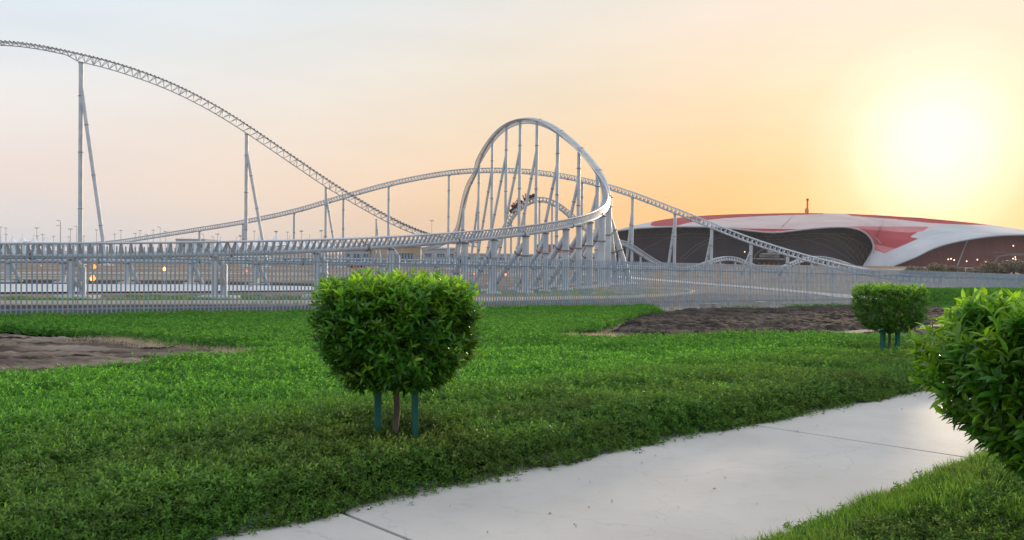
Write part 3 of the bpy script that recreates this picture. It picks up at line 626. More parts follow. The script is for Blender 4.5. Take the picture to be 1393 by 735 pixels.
for i in range(nc):                                        # the far side of the shell falls away behind the crest
    c = V[i * (nr + 1) + nr]
    for q in (1, 2, 3): V.append(Vector((c.x * (1 + .06 * q), c.y + 32 * q, c.z - (c.z + 1.5) * (q / 3) ** 2)))
for i in range(nc - 1):
    a = [i * (nr + 1) + nr, base + i * 3, base + i * 3 + 1, base + i * 3 + 2]; b_ = [(i + 1) * (nr + 1) + nr, base + i * 3 + 3, base + i * 3 + 4, base + i * 3 + 5]
    for q in range(3): F.append((a[q], b_[q], b_[q + 1], a[q + 1])); FM.append(0)
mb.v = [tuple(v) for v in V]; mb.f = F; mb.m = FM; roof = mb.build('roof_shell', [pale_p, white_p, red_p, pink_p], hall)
mb = MB(); mb.tube([P(x, y, D0 - .5) for x, y in bot[::3]], .55, 6); mb.build('roof_edge', white_p, roof)
mb = MB(); seam = [(1062, 317), (1072, 302), (1082, 291)]
mb.tube([P(1057, 315.6, D0), P(1064, 308, D0 + 12), P(1071, 300.5, D0 + 34), P(1079, 293, D0 + 78)], .22, 4)
mb.tube([P(1198, 331, D0 + 8), P(1186, 317, D0 + 26)], .18, 4); mb.build('roof_seam', pale_p, roof)
# glazing, left hollow: dark glass with space-frame lines
gl = mat('dark_glazing', (.038, .036, .055), .35, noise=.08, col2=(.065, .054, .072), detail=8, spec=.2)
gl2 = mat('reddish_glazing', (.19, .075, .08), .35, noise=.05, col2=(.26, .11, .115), detail=8, spec=.2)
frame_m = mat('glazing_frame', (.13, .12, .125), .6)
frame_l = mat('arched_rib', (.2, .18, .165), .6)
def wall_between(name, topc, ybase, D, m, steps=80, bow=0):
    mb = MB(); V = []
    for i in range(steps + 1):
        x, y = curve(topc, i / steps * (len(topc) - 1)); 
        for j in range(7): V.append(P(x, y + (ybase - y) * j / 6, D + bow * math.sin(math.pi * i / steps) - j * 0.0))
    mb.add(V, [(i * 7 + j, (i + 1) * 7 + j, (i + 1) * 7 + j + 1, i * 7 + j + 1) for i in range(steps) for j in range(6)]); return mb.build(name, m, hall)
topL = [a for a, _ in pairs[:21]]
cl = [(x, y) for x, y in topL if True]
g_ = wall_between('glazing', [(830, 316)] + cl[:18] + [(1189, 336)], 372, D0 + 14, gl, 120)
mb = MB()
DL = D0 + 12.8
def ln(pts, r=.16, D=None, m_=None): (m_ or mb).tube([P(x, y, D or DL) for x, y in pts], r, 4)
for k in range(26):                                        # zigzag truss under the roof edge
    x = 850 + k * 12.6; y0 = float(np.interp(x, [p[0] for p in cl[:16]], [p[1] for p in cl[:16]])); y1 = float(np.interp(x + 6.3, [p[0] for p in cl[:16]], [p[1] for p in cl[:16]]))
    ln([(x, y0 + 1), (x + 6.3, y1 + 10)], .12); ln([(x + 6.3, y1 + 10), (x + 12.6, y1 + 1)], .12)
for dy in (10, 14): ln([(x, y + dy) for x, y in cl[1:15]], .14)
mb.build('truss', frame_m, g_)
mb = MB()
for (a, b_, c) in (((1108, 322), (1150, 330), (1168, 361)), ((1120, 320), (1158, 328), (1172, 360)), ((1135, 318), (1166, 328), (1177, 356)), ((1145, 317), (1172, 328), (1182, 348)), ((1090, 325), (1135, 333), (1165, 362)), ((1100, 317), (1150, 318), (1184, 336)), ((1040, 322), (1100, 317), (1150, 318))):
    ln([tuple((1 - t) ** 2 * np.array(a) + 2 * t * (1 - t) * np.array(b_) + t * t * np.array(c)) for t in np.linspace(0, 1, 9)], .17)
for k in range(9): ln([(1126 + k * 6.4, 320 + k * .9), (1148 + k * 4, 336 + k * 2.6)], .1)
for k in range(7): ln([(1150 + k * 5, 320 + k * 2.6), (1136 + k * 6, 330 + k * 3.8)], .1)
ln([(875, 340), (905, 325), (940, 316)], .12); ln([(925, 352), (945, 335), (975, 320)], .14); ln([(932, 352), (950, 337), (982, 321)], .14)
mb.build('rib', frame_l, g_)
# entrance inside the hollow
DE = D0 + 2; mb = MB(); mb.tube([P(1047 - 21 * math.cos(a), 354 - 16 * math.sin(a), DE) for a in np.linspace(0, math.pi, 19)], .22, 5)
ent = mb.build('entrance_arch', frame_l, hall)
mb = MB()
def pbox(m_, x0, y0, x1, y1, D, dep=3, mi=0):
    a = P(x0, y0, D); b_ = P(x1, y1, D); c = (a + b_) / 2; m_.box(c, abs(b_.x - a.x), dep, abs(a.z - b_.z), mi=mi)
pbox(mb, 1026, 351.5, 1065, 353.2, DE - 3, 8); pbox(mb, 1035, 344.5, 1060, 346.5, DE - 2, 5); pbox(mb, 1044, 339, 1052, 344, DE - 1, 4); pbox(mb, 1034, 346.5, 1059, 350.5, DE, 3)
mb.build('canopy', conc, ent)
mb = MB()
for k in range(5): pbox(mb, 1031 + k * 6.5, 357, 1034.6 + k * 6.5, 360.5, DE - 1, 1)
mb.build('kiosk', mat('kiosk_timber', (.28, .13, .06), .7), ent)
mb = MB()
for k in range(8): pbox(mb, 1108 + k * 4, 353, 1109 + k * 4, 363, DE - 4, .6)
pbox(mb, 1084, 356.8, 1140, 357.6, DE - 4, .8); mb.build('colonnade', conc, hall)
mb = MB(); mb.ball(P(1013, 342.8, D0 + 8), .35); mb.build('lamp', mat('hall_lamp', (.9, .85, .7), .5, emit=((1, .85, .65), 3)), hall)
mb = MB(); pbox(mb, 838, 357, 985, 361, D0 - 6, 3); mb.build('plinth_wall', conc_l, hall)
# glazing, right hollow
topR = [(1196, 367), (1200, 366.5), (1220, 360), (1245, 350), (1270, 338), (1295, 330.5), (1320, 325.5), (1350, 321.5), (1380, 319.8), (1410, 320), (1450, 325), (1480, 333)]
g2 = wall_between('glazing', topR, 374, D0 + 14, gl2, 80)
mb = MB(); ln([(1316, 327), (1302, 362)], .45, D0 + 10); mb.build('strut', white_p, g2)
mb = MB(); ln([(1353, 356), (1358, 349), (1370, 347), (1420, 346)], .55, D0 + 6); ln([(1350, 343.5), (1420, 346)], .2, D0 + 6)
for k in range(9): ln([(1230 + k * 22, 322 + abs(k - 5) * 3.5), (1242 + k * 22, 370)], .09, D0 + 12.5)
mb.build('frame', frame_l, g2)
lampm = mat('warm_lamp', (1, .8, .6), .5, emit=((1, .62, .38), 3.5))
mb = MB()
for x, y in ((1290, 353), (1293.8, 352.2), (1298, 354), (1315, 355.5), (1329.6, 353.5), (1341.5, 356.8), (1370, 355), (1378, 352), (1381, 350), (1381.5, 353), (1378.5, 334.5)): mb.ball(P(x, y, D0 + 4), .42, 6, 4)
mb.build('lamps', lampm, hall)
# tower behind
tw = thing('observation_tower', P(1098, 300, 700), 'slim orange tower with a cabin rising behind the hall roof', 'tower')
om = mat('tower_orange', (.5, .16, .05), .6); mb = MB(); a = P(1098.6, 271, 700); mb.tube([Vector((a.x, a.y, -1.5)), Vector((a.x, a.y, a.z))], .75, 8); mb.build('mast', om, tw)
mb = MB(); a = P(1097.6, 286, 700); mb.tube([a - Vector((0, 0, 2.2)), a, a + Vector((0, 0, 1.6))], [1.5, 1.7, .9], 8); mb.build('cabin', om, tw)
mb = MB(); a = P(1098.6, 273, 700); mb.tube([a, a + Vector((0, 0, 1.5))], 1.0, 8); mb.build('cap', red_p, tw)

# ---------------------------------------------------------------- far buildings, tents, masts, cars
bluem = mat('far_block', (.34, .38, .44), .8); beige = mat('beige_cladding', (.36, .28, .20), .8, noise=.3); darkd = mat('roller_door', (.10, .12, .15), .6); greyb = mat('grey_cladding', (.36, .38, .41), .7)
fabric = mat('tent_fabric', (.66, .68, .72), .8)
def block(name, x0, y0, x1, D, dep, m, label, door=None, band=True):
    a = P(x0, y0, D); b_ = P(x1, y0, D); gz_ = -1.584; t = thing(name, ((a.x + b_.x) / 2, D, gz_), label, 'building')
    mb = MB(); mb.box(((a.x + b_.x) / 2, D + dep / 2, (a.z + gz_) / 2), b_.x - a.x, dep, a.z - gz_); mb.build('wall', m, t, smooth=False)
    mb = MB(); mb.box(((a.x + b_.x) / 2, D + dep / 2, a.z + .2), b_.x - a.x + .6, dep + .6, .5); mb.build('roof', conc_l, t, smooth=False)
    if door:
        p = P(door[0], door[2], D); q = P(door[1], door[2], D); mb = MB(); mb.box(((p.x + q.x) / 2, D - .03, (p.z + gz_) / 2), q.x - p.x, .1, p.z - gz_ - .1); mb.build('door', darkd, t, smooth=False)
    if band:
        n_ = max(3, int((b_.x - a.x) / 4))
        for k in range(n_):
            cx = a.x + (b_.x - a.x) * (k + .5) / n_; mb = MB(); mb.box((cx, D - .02, gz_ + (a.z - gz_) * .62), (b_.x - a.x) / n_ * .6, .08, (a.z - gz_) * .2); mb.build('window', darkd, t, smooth=False)
    return t
block('office_block', 239, 325.5, 279, 720, 30, bluem, 'distant pale blue office block under the camelback track')
block('warehouse', 505, 335.5, 572, 290, 20, beige, 'beige warehouse with a dark roller door behind the near track', (543, 563, 344.5), band=False)
block('shed', 574, 338.5, 625, 275, 14, greyb, 'low grey shed right of the beige warehouse')
block('shed', 468, 340, 503, 300, 14, greyb, 'low grey shed left of the beige warehouse', (480, 490, 346))
block('long_building', 735, 345, 838, 420, 20, greyb, 'long low grey building behind the coaster columns, left of the hall')
block('red_roofed_hall', 730, 333, 800, 620, 40, pink_p, 'low hall with red top seen between the turn columns', band=False)
block('long_building', 630, 346, 735, 330, 20, greyb, 'long low grey building behind the turn, right of the shed')
def tent(x, y, D, wpx, label):
    a = P(x, y, D); g = -1.584; H = a.z - g; hw = wpx * 1.25 * D / FPX / 2; t = thing('tent', (a.x, D, g), label, 'tent', 'white peaked tents by the far car park')
    V = [(a.x, D, a.z)]; n_ = 12; rings = ((.1, .9), (.33, .74), (.66, .6), (1, .5))
    for q, hh in rings:
        for j in range(n_):
            an = 2 * math.pi * j / n_; sc = 1 + .12 * math.cos(4 * an + math.pi) * 1; V.append((a.x + hw * q * sc * math.cos(an), D + hw * q * sc * math.sin(an), g + H * hh * (1 - .12 * math.cos(4 * an) * q)))
    mb = MB(); fs = [(0, 1 + j, 1 + (j + 1) % n_) for j in range(n_)]
    for r_ in range(3):
        for j in range(n_): fs.append((1 + r_ * n_ + j, 1 + (r_ + 1) * n_ + j, 1 + (r_ + 1) * n_ + (j + 1) % n_, 1 + r_ * n_ + (j + 1) % n_))
    mb.add(V, fs); mb.build('canopy', fabric, t)
    for j in range(4):
        an = math.pi / 4 + j * math.pi / 2; mb = MB(); mb.tube([(a.x + hw * .95 * math.cos(an), D + hw * .95 * math.sin(an), g), (a.x + hw * .95 * math.cos(an), D + hw * .95 * math.sin(an), g + H * .5)], .18, 6); mb.build('pole', greyb, t)
    mb = MB(); mb.tube([(a.x, D, g), (a.x, D, a.z + .8)], .15, 6); mb.build('mast', greyb, t)
TENTS = [(17, 323.5, 26), (31, 320.5, 24), (46, 321.5, 20), (60, 325, 18), (300, 323.5, 22), (322, 324, 20), (354, 318.8, 28), (376, 317.5, 26), (394, 322, 22), (421, 321, 26), (440, 323, 24), (506, 324, 22), (532, 325.5, 22), (601, 326, 20)]
desc = ['leftmost', 'second from the left', 'third from the left', 'fourth from the left', 'fifth from the left', 'sixth from the left', 'seventh from the left', 'eighth from the left', 'ninth from the left', 'tenth from the left', 'fourth from the right', 'third from the right', 'second from the right', 'rightmost']
for k, (x, y, w_) in enumerate(TENTS): tent(x, y, 520 + (k * 37) % 60, w_, 'white peaked tensile tent, %s of the far row of tents' % desc[k])
mastm = mat('mast_grey', (.33, .35, .38), .6)
def lampmast(x, y, D, kind, label, group='light masts over the far car park'):
    a = P(x, y, D); g = -1.584; s_ = D / FPX; t = thing('light_mast', (a.x, D, g), label, 'light mast', group)
    mb = MB(); mb.tube([(a.x, D, g), (a.x, D, a.z)], [.4 * s_, .28 * s_], 6); mb.build('pole', mastm, t)
    mb = MB()
    if kind == 'T': mb.box((a.x, D, a.z), 4.4 * s_, 1 * s_, .8 * s_)
    elif kind == 'L': mb.box((a.x - 2 * s_, D, a.z), 4 * s_, .8 * s_, .7 * s_)
    elif kind == 'F':
        for q in (-2, 0, 2): mb.box((a.x + q * s_, D, a.z + (.4 if q else 0) * s_), 1.7 * s_, 1.2 * s_, 1.6 * s_, taper=.7)
    else: mb.ball((a.x, D, a.z), 2.2 * s_, 8, 6, sc=(1.2, 1.2, .5)); 
    mb.build('lamp_head', mastm, t)
MASTS = [(1, 309, 'T'), (8, 310.3, 'T'), (8.3, 319, 'T'), (50, 310.5, 'F'), (51, 321, 'T'), (58, 319, 'T'), (73, 321.5, 'T'), (96, 312, 'F'), (94, 322.5, 'T'), (104.5, 308, 'L'), (114, 321.5, 'T'), (131.5, 313, 'T'), (141, 323, 'T'), (156, 318.7, 'T'), (164.5, 313.8, 'T'), (184, 317.8, 'T'), (190.5, 314, 'T'), (201, 319.5, 'L'), (208.5, 313.3, 'T'), (218, 309, 'L'), (225, 315, 'T'), (277, 318.5, 'L'), (296, 319, 'F'), (291, 322.5, 'L'), (327, 321, 'O'), (346, 314.5, 'T'), (375.5, 315, 'O'), (391, 316, 'T'), (410, 314.5, 'O'), (437, 314, 'O'), (587.5, 300.5, 'F')]
ORD = lambda n: '%d%s' % (n, 'th' if 10 <= n % 100 <= 20 else {1: 'st', 2: 'nd', 3: 'rd'}.get(n % 10, 'th'))
MASTS.sort()
for k, (x, y, kd) in enumerate(MASTS):
    if x > 500: lampmast(x, y, 380, kd, 'tall floodlight mast standing alone left of the big turn', 'floodlights')
    else: lampmast(x, y, 560 + (k * 53) % 160, kd, 'far mast with %s, %s from the left over the car park' % ({'T': 'a flat lamp head', 'L': 'a one-sided lamp arm', 'F': 'a cluster of floodlights', 'O': 'a round lamp head'}[kd], ORD(k + 1)))
t = thing('street_lamp', (P(82, 300, 330).x, 330, -1.584), 'tall slim street lamp with two short arms left of the first tall column', 'street lamp')
a = P(82.3, 300.5, 330); mb = MB(); mb.tube([(a.x, 330, -1.584), (a.x, 330, a.z - .5), (a.x - .3, 330, a.z), (a.x - .8, 330, a.z + .1)], [.2, .13, .1, .08], 8); mb.build('pole', mastm, t)
for dz in (0, -1.9): mb = MB(); mb.box((a.x - .85, 330, a.z + .1 + dz), 1.1, .4, .2); mb.build('lamp_head', mastm, t)
# cars
carcol = {'white': (.6, .6, .6), 'silver': (.35, .37, .4), 'black': (.02, .02, .025), 'red': (.4, .02, .02), 'blue': (.04, .09, .2), 'beige': (.35, .3, .22)}
cmat = {k: mat('car_paint_' + k, v, .3, .1) for k, v in carcol.items()}; glassm = mat('car_glass', (.02, .025, .03), .1); tyre = mat('tyre', (.015, .015, .015), .8)
def make_car(colr):
    t = thing('parked_car', (0, 0, 0), 'x', 'car', 'cars parked in the far car park')
    prof = [(-2.2, .35), (-2.25, .8), (-1.9, .95), (-1.3, 1.02), (-.7, 1.45), (.7, 1.47), (1.35, 1.0), (2.1, .85), (2.25, .6), (2.2, .35)]
    mb = MB(); n_ = len(prof); vs = []
    for s_, q in ((-.85, 1), (.85, 1)):
        for (x, z) in prof: vs.append((x, s_ * (.78 if z > 1.1 else 1), z))
    mb.add(vs, [tuple(range(n_)), tuple(range(2 * n_ - 1, n_ - 1, -1))] + [(i, n_ + i, n_ + (i + 1) % n_, (i + 1) % n_) for i in range(n_)][::1]); mb.build('body', cmat[colr], t, smooth=False, world=False)
    mb = MB(); 
    for s_ in (-1, 1): mb.add([(-1.1, s_ * .86, 1.04), (1.15, s_ * .86, 1.04), (.6, s_ * .69, 1.4), (-.65, s_ * .69, 1.4)], [(0, 1, 2, 3)])
    mb.add([(1.3, -.7, 1.06), (1.3, .7, 1.06), (.8, .6, 1.43), (.8, -.6, 1.43)], [(0, 1, 2, 3)]); mb.add([(-1.28, -.7, 1.06), (-1.28, .7, 1.06), (-.8, .6, 1.42), (-.8, -.6, 1.42)], [(0, 1, 2, 3)])
    mb.build('window', glassm, t, smooth=False, world=False)
    for x in (-1.35, 1.4):
        for s_ in (-1, 1): mb = MB(); mb.tube([(x, s_ * .7, .33), (x, s_ * .9, .33)], .33, 12); mb.build('wheel', tyre, t, world=False)
    return t
protos = {}
def put_car(x, y, colr, rz, where):
    p = G(x, y)
    if colr not in protos: r_ = make_car(colr); protos[colr] = r_
    else:
        src = protos[colr]; r_ = src.copy(); COL.objects.link(r_)
        for ch in src.children: c = ch.copy(); COL.objects.link(c); c.parent = r_
    r_.location = p; r_.rotation_euler = (0, 0, rz); r_['label'] = '%s car parked %s' % (colr, where)
cl_ = ['white', 'silver', 'white', 'black', 'silver', 'white', 'blue', 'white', 'beige', 'silver']
n_ = 0
for row, (y, xs) in enumerate(((352.5, range(8, 640, 17)), (356.5, range(330, 700, 21)))):
    cnt = 0
    for x in xs:
        if random.random() < .25: continue
        cnt += 1
        c = cl_[(n_ * 7 + row * 3) % 10]; n_ += 1
        put_car(x + random.uniform(-3, 3), y + (x - 300) * .011, c, random.choice((0, math.pi)) + random.uniform(-.2, .2) + (math.pi / 2 if row == 0 and n_ % 3 == 0 else 0), '%s from the left in the %s row of the far car park' % (ORD(cnt), 'back' if row == 0 else 'front'))
put_car(485, 365, 'red', 0, 'behind the fence above the left part of the middle clipped bush'); put_car(493, 364.4, 'red', math.pi, 'right beside the other red car, above the middle clipped bush')
# small glowing balls set on thin posts in the yard
lm = mat('amber_glow', (1, .5, .1), .4, emit=((1, .17, .02), 2.6)); lmh = mat('amber_core', (1, .8, .4), .4, emit=((1, .36, .08), 2.8)); rm_ = mat('red_glow', (1, .2, .1), .4, emit=((1, .10, .05), 2.5))
for x, y, D, r, m_, lab in ((126, 379, 66, .2, lm, 'big glowing amber ball right of the leftmost near column, lower of two'), (128, 363.5, 92, .2, lm, 'glowing amber ball right of the leftmost near column, upper of two'), (57, 361.5, 95, .1, lmh, 'small glowing yellow ball left of the leftmost near column'), (223.5, 366.5, 88, .17, lmh, 'glowing amber ball alone midway between the two left near columns'), (335, 369, 82, .1, rm_, 'small glowing red ball left of the hi-vis marker'), (688, 374, 80, .1, lm, 'small glowing amber ball behind the fence left of the turn columns'), (645, 373, 84, .07, rm_, 'tiny glowing red ball behind the fence right of the middle bush')):
    p = P(x, y, D); t = thing('glow_post', (p.x, p.y, g1(p.x, p.y)), lab, 'lamp', 'glowing balls in the coaster yard')
    mb = MB(); mb.tube([(p.x, p.y, g1(p.x, p.y)), (p.x, p.y, p.z - r)], .035, 6); mb.build('post', mastm, t)
    mb = MB(); mb.ball(p, r, 10, 8); mb.ball(p + Vector((.02, -.01, r * .9)), r * .55, 8, 6); mb.build('glowing_ball', m_, t)
    if r > .12: mb = MB(); mb.ball(p - Vector((.02, r * .75, r * .35)), r * .45, 8, 6); mb.build('ball_core', lmh, t)
p = P(349.5, 382, 62); t = thing('marker_post', (p.x, p.y, g1(p.x, p.y)), 'short post with a hi-vis yellow green box and a dark leaning arm', 'post')
mb = MB(); mb.tube([(p.x, p.y, g1(p.x, p.y)), (p.x, p.y, p.z)], .03, 6); mb.tube([(p.x - .5, p.y, g1(p.x, p.y) + .6), (p.x - .15, p.y, p.z - .1)], .04, 6); mb.build('post', mastm, t)
mb = MB(); mb.box(p, .16, .1, .32); mb.box(p + Vector((0, -.06, -.02)), .07, .02, .1, mi=1); mb.build('box', [mat('hivis', (.45, .6, .05), .5), rm_], t)

# ---------------------------------------------------------------- leaves
def leaf_arrays(O, Dr, Nn, Ln, Wd, fold=.25, droop=.25, st=(0, .22, .5, .78, 1), wp=(.06, .75, 1, .62, .03)):
    n = len(O); Dr = Dr / np.linalg.norm(Dr, axis=1, keepdims=True); Nn = Nn - Dr * (Nn * Dr).sum(1, keepdims=True); Nn /= np.linalg.norm(Nn, axis=1, keepdims=True) + 1e-9
    Sd = np.cross(Dr, Nn); k = len(st); V = np.zeros((n, k, 3, 3))
    for i, (s_, wq) in enumerate(zip(st, wp)):
        c = O + Dr * (Ln * s_)[:, None] - Nn * (Ln * droop * s_ * s_)[:, None]
        V[:, i, 1] = c; 
        for q, j in ((-1, 0), (1, 2)): V[:, i, j] = c + Sd * (q * Wd * wq / 2)[:, None] + Nn * (Wd * wq * fold)[:, None]
    F = []
    for i in range(k - 1):
        for j in range(2): F.append((i * 3 + j, i * 3 + j + 1, (i + 1) * 3 + j + 1, (i + 1) * 3 + j))
    F = (np.array(F)[None] + (np.arange(n) * k * 3)[:, None, None]).reshape(-1, 4)
    return V.reshape(-1, 3), F, k * 3
def rdir(n): v = rng.normal(size=(n, 3)); return v / np.linalg.norm(v, axis=1, keepdims=True)
LOWP = dict(st=(0, .5, 1), wp=(.1, 1, .05))
shrub_leaf = leafmat('shrub_leaf', (.019, .090, .007), (.32, .60, .02), (.048, .19, .012), trans=.42, rough=.33, pos=(5,), spec=.5)
bark = mat('bark', (.10, .075, .06), .9, noise=12, col2=(.2, .16, .13), bump=(30, .8, .01), stretch=(1, 1, .25))
teal = mat('stake_paint', (.008, .10, .075), .6, noise=5, col2=(.012, .14, .10), bump=(25, .4, .004), stretch=(1, 1, .2))
twig = mat('twig', (.09, .10, .035), .8)
def shrub(px, py, Dh, prof, ztop, zbot, hw, hd, nsh, leafL, label, seed, off=(0, 0), trunkr=.028, hcov=.2, topn=.03, lowp=False):
    global rng
    rng = np.random.default_rng(seed); p = G(px, py, hcov) if Dh is None else P(px, py, Dh); gzv = g1(p.x, p.y); root = thing('clipped_bush', (p.x, p.y, gzv), label, 'bush', 'clipped bushes on stakes')
    ts, ws = zip(*prof)
    def surf(n, shell_lo, shell_hi, topfrac=.28):
        out = []; nn = []
        kt = rng.random(n) < topfrac
        a = rng.random(n) * 2 * np.pi; t = rng.random(n) ** .9; t = np.where(kt, 1.0, t); wv = np.interp(t, ts, ws)
        ca, sa = np.cos(a), np.sin(a); q_ = (np.abs(ca) ** 2.9 + np.abs(sa) ** 2.9) ** (-1 / 2.9); cx = ca * q_; sy = sa * q_; rad = np.where(kt, np.sqrt(rng.random(n)), rng.uniform(shell_lo, shell_hi, n))
        lump = 1 + .06 * np.sin(a * 3 + seed) * np.sin(t * 5 + seed) + .05 * np.sin(a * 7 + t * 9 + seed)
        x = hw * wv * cx * rad * lump; y = hd * wv * sy * rad * lump; z = zbot + (ztop - zbot) * np.where(kt, 1 - rng.uniform(0, .08, n) - .03 * np.abs(np.sin(a * 2 + x * 8)), t) + rng.normal(0, topn, n) * kt
        N_ = np.stack([cx * np.where(kt, rad * .5, 1), sy * np.where(kt, rad * .5, 1), np.where(kt, 1.1, (t - .35) * .5)], 1); N_ /= np.linalg.norm(N_, axis=1, keepdims=True)
        return np.stack([x, y, z], 1), N_, t, kt
    Pp, Nv, t, kt = surf(nsh, .80, 1.0)
    ax = Nv * .75 + np.array([0, 0, .62]) + rdir(nsh) * .45; ax[:, 2] += .5 * kt; ax /= np.linalg.norm(ax, axis=1, keepdims=True)
    # a few shoots that have grown out of the clipped outline
    m = 8; sl_ = rng.uniform(.05, .11, nsh) * (leafL / .08) * np.where(rng.random(nsh) < .05, 1.6, 1)
    O = []; Dd = []; Nn = []; LL = []; yg = []; 
    tp = rdir(nsh); e1 = np.cross(ax, tp); e1 /= np.linalg.norm(e1, axis=1, keepdims=True); e2 = np.cross(ax, e1)
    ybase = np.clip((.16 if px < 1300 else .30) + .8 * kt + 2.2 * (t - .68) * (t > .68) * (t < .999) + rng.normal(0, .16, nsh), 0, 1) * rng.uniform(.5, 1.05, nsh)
    for i in range(m):
        f = (i + .3) / m; an = i * 2.4 + rng.random(nsh); rad = e1 * np.cos(an)[:, None] + e2 * np.sin(an)[:, None]; spread = 1.25 - .75 * f
        d = ax * (1 - .45 * spread)[..., None] if False else ax * (1.05 - .5 * spread) + rad * spread * .75 + rdir(nsh) * .18
        O.append(Pp + ax * (sl_ * f)[:, None]); Dd.append(d); Nn.append(ax * .9 - rad * .35 + rdir(nsh) * .3 + np.array([0, 0, .3])); LL.append(leafL * rng.uniform(.6, 1.15, nsh) * (1 - .35 * max(0, f - .6))); yg.append(np.clip(ybase * (.35 + .8 * f), 0, 1))
    # inner leaves
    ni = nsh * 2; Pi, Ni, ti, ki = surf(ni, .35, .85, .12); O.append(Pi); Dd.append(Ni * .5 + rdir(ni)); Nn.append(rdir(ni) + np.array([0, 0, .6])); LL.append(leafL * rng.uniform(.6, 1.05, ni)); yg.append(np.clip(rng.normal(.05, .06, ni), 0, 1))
    O = np.concatenate(O); Dd = np.concatenate(Dd); Nn = np.concatenate(Nn); LL = np.concatenate(LL); yg = np.concatenate(yg)
    kw = dict(st=(0, .35, .7, 1), wp=(.08, 1, .75, .04)) if lowp else {}
    V, F, kk = leaf_arrays(O, Dd, Nn, LL, LL * rng.uniform(.28, .4, len(O)), droop=.22, **kw); lr = rng.random(len(O))
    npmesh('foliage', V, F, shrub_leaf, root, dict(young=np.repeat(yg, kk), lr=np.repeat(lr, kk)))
    mb = MB()
    for q in range(0, nsh, 3): mb.tube([Pp[q] * [.86, .86, .97], Pp[q] + ax[q] * sl_[q] * .9], [.004, .002], 3, cap=False)
    for q in range(46):
        e_ = Pi[q]; mb.tube([(off[0] * .3, off[1] * .3, zbot * .92), Vector(e_) * .5 + Vector((0, 0, zbot * .45)), e_], [.014, .009, .004], 5, cap=False)
    mb.build('branches', twig, root, world=False)
    mb = MB(); mb.tube([(.01, 0, -.03), (-.008, .01, zbot * .35), (.012, 0, zbot * .7), (0, 0, zbot * 1.12), (.02, 0, zbot + .4)], [trunkr * 1.25, trunkr, trunkr * .95, trunkr, trunkr * .5], 10); mb.build('trunk', bark, root, world=False)
    return root
def stake(root_p, dx, dy, h, label, w_=.05):
    x = root_p.x + dx; y = root_p.y + dy; mb = MB(); z = g1(x, y); mb.box((x, y, z + h / 2 - .05), w_, w_, h + .1, X=(.96, .28, 0), Y=(-.28, .96, 0)); o = mb.build('tree_stake', teal, None, smooth=False)
    bv = o.modifiers.new('b', 'BEVEL'); bv.width = .004; bv.segments = 2; tag(o, label, 'stake', 'green stakes holding the clipped bushes'); return o
prof1 = [(0, .54), (.09, .72), (.22, .87), (.4, .98), (.7, 1.0), (.92, .97), (1, .90)]
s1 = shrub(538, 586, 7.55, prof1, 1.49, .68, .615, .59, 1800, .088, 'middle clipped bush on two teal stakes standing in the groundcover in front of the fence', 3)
stake(s1.location, -.15, -.02, .85, 'left teal square stake under the middle clipped bush', .058); stake(s1.location, .17, -.03, .85, 'right teal square stake under the middle clipped bush', .052)
s3 = shrub(1209, 483, 16.8, [(0, .5), (.12, .78), (.3, .93), (.6, 1.0), (.9, 1.0), (1, .92)], 1.46, .66, .61, .58, 1700, .058, 'small distant clipped bush with a flat top on two teal stakes before the dark soil', 5, lowp=True)
stake(s3.location, -.14, -.05, .8, 'left teal stake under the distant clipped bush', .075); stake(s3.location, .14, -.05, .8, 'right teal stake under the distant clipped bush', .07)
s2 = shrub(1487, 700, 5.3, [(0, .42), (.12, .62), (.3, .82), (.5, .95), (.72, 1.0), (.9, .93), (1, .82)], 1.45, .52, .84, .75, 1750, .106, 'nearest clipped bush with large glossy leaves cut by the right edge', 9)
stake(s2.location, .18, 0, .85, 'teal stake under the nearest clipped bush at right edge')

# ---------------------------------------------------------------- trees before the hall, palms at far left
far_leaf = leafmat('far_foliage', (.12, .11, .08), (.19, .18, .12), (.16, .13, .10), trans=.2, pos=(.3,))
def tree(x, y, D, hpx, wpx, label, n=1300, name='tree'):
    global rng
    rng = np.random.default_rng(int(x * 7)); p = P(x, y, D); z = g1(p.x, p.y); s_ = D / FPX; H = hpx * s_ + max(0, p.z - z); Wd = wpx * s_ / 2; t = thing(name, (p.x, p.y, z), label, 'tree', 'trees in front of the hall')
    nb = 7; cc = np.stack([rng.uniform(-.6, .6, nb) * Wd, rng.uniform(-.6, .6, nb) * Wd, H * rng.uniform(.12, .75, nb)], 1); rr = rng.uniform(.4, .6, nb) * Wd
    k = rng.integers(0, nb, n); O = cc[k] + rdir(n) * (rr[k] * rng.random(n) ** .4)[:, None] * [1, 1, .8]
    V, F, kk = leaf_arrays(O, rdir(n), rdir(n), rng.uniform(.5, 1.1, n) * Wd * .2, rng.uniform(.5, .9, n) * Wd * .14, **LOWP)
    npmesh('crown', V, F, far_leaf, t, dict(young=np.repeat(rng.random(n), kk), lr=np.repeat(rng.random(n), kk)))
    mb = MB(); mb.tube([(0, 0, 0), (.1, 0, H * .3), (0, .1, H * .6)], [Wd * .07, Wd * .05, Wd * .03], 7)
    for q in range(4): mb.tube([(0, 0, H * .3), cc[q]], [Wd * .04, Wd * .015], 5)
    mb.build('trunk', bark, t, world=False)
TREES = ((1233, 8, 22), (1248, 11, 22), (1264, 13, 26), (1281, 14, 24), (1296, 12, 20), (1309, 8, 16), (1320, 9, 16), (1333, 13, 22), (1347, 17, 24), (1362, 15, 24), (1379, 18, 26), (1396, 16, 24), (1415, 18, 26))
for k, (x, h_, w_) in enumerate(TREES): tree(x, 371, 190 + (k * 31) % 40, h_ + 2, w_ * 1.25, 'dusty tree in front of the reddish glazing, %s in its row from the left' % ORD(k + 1))
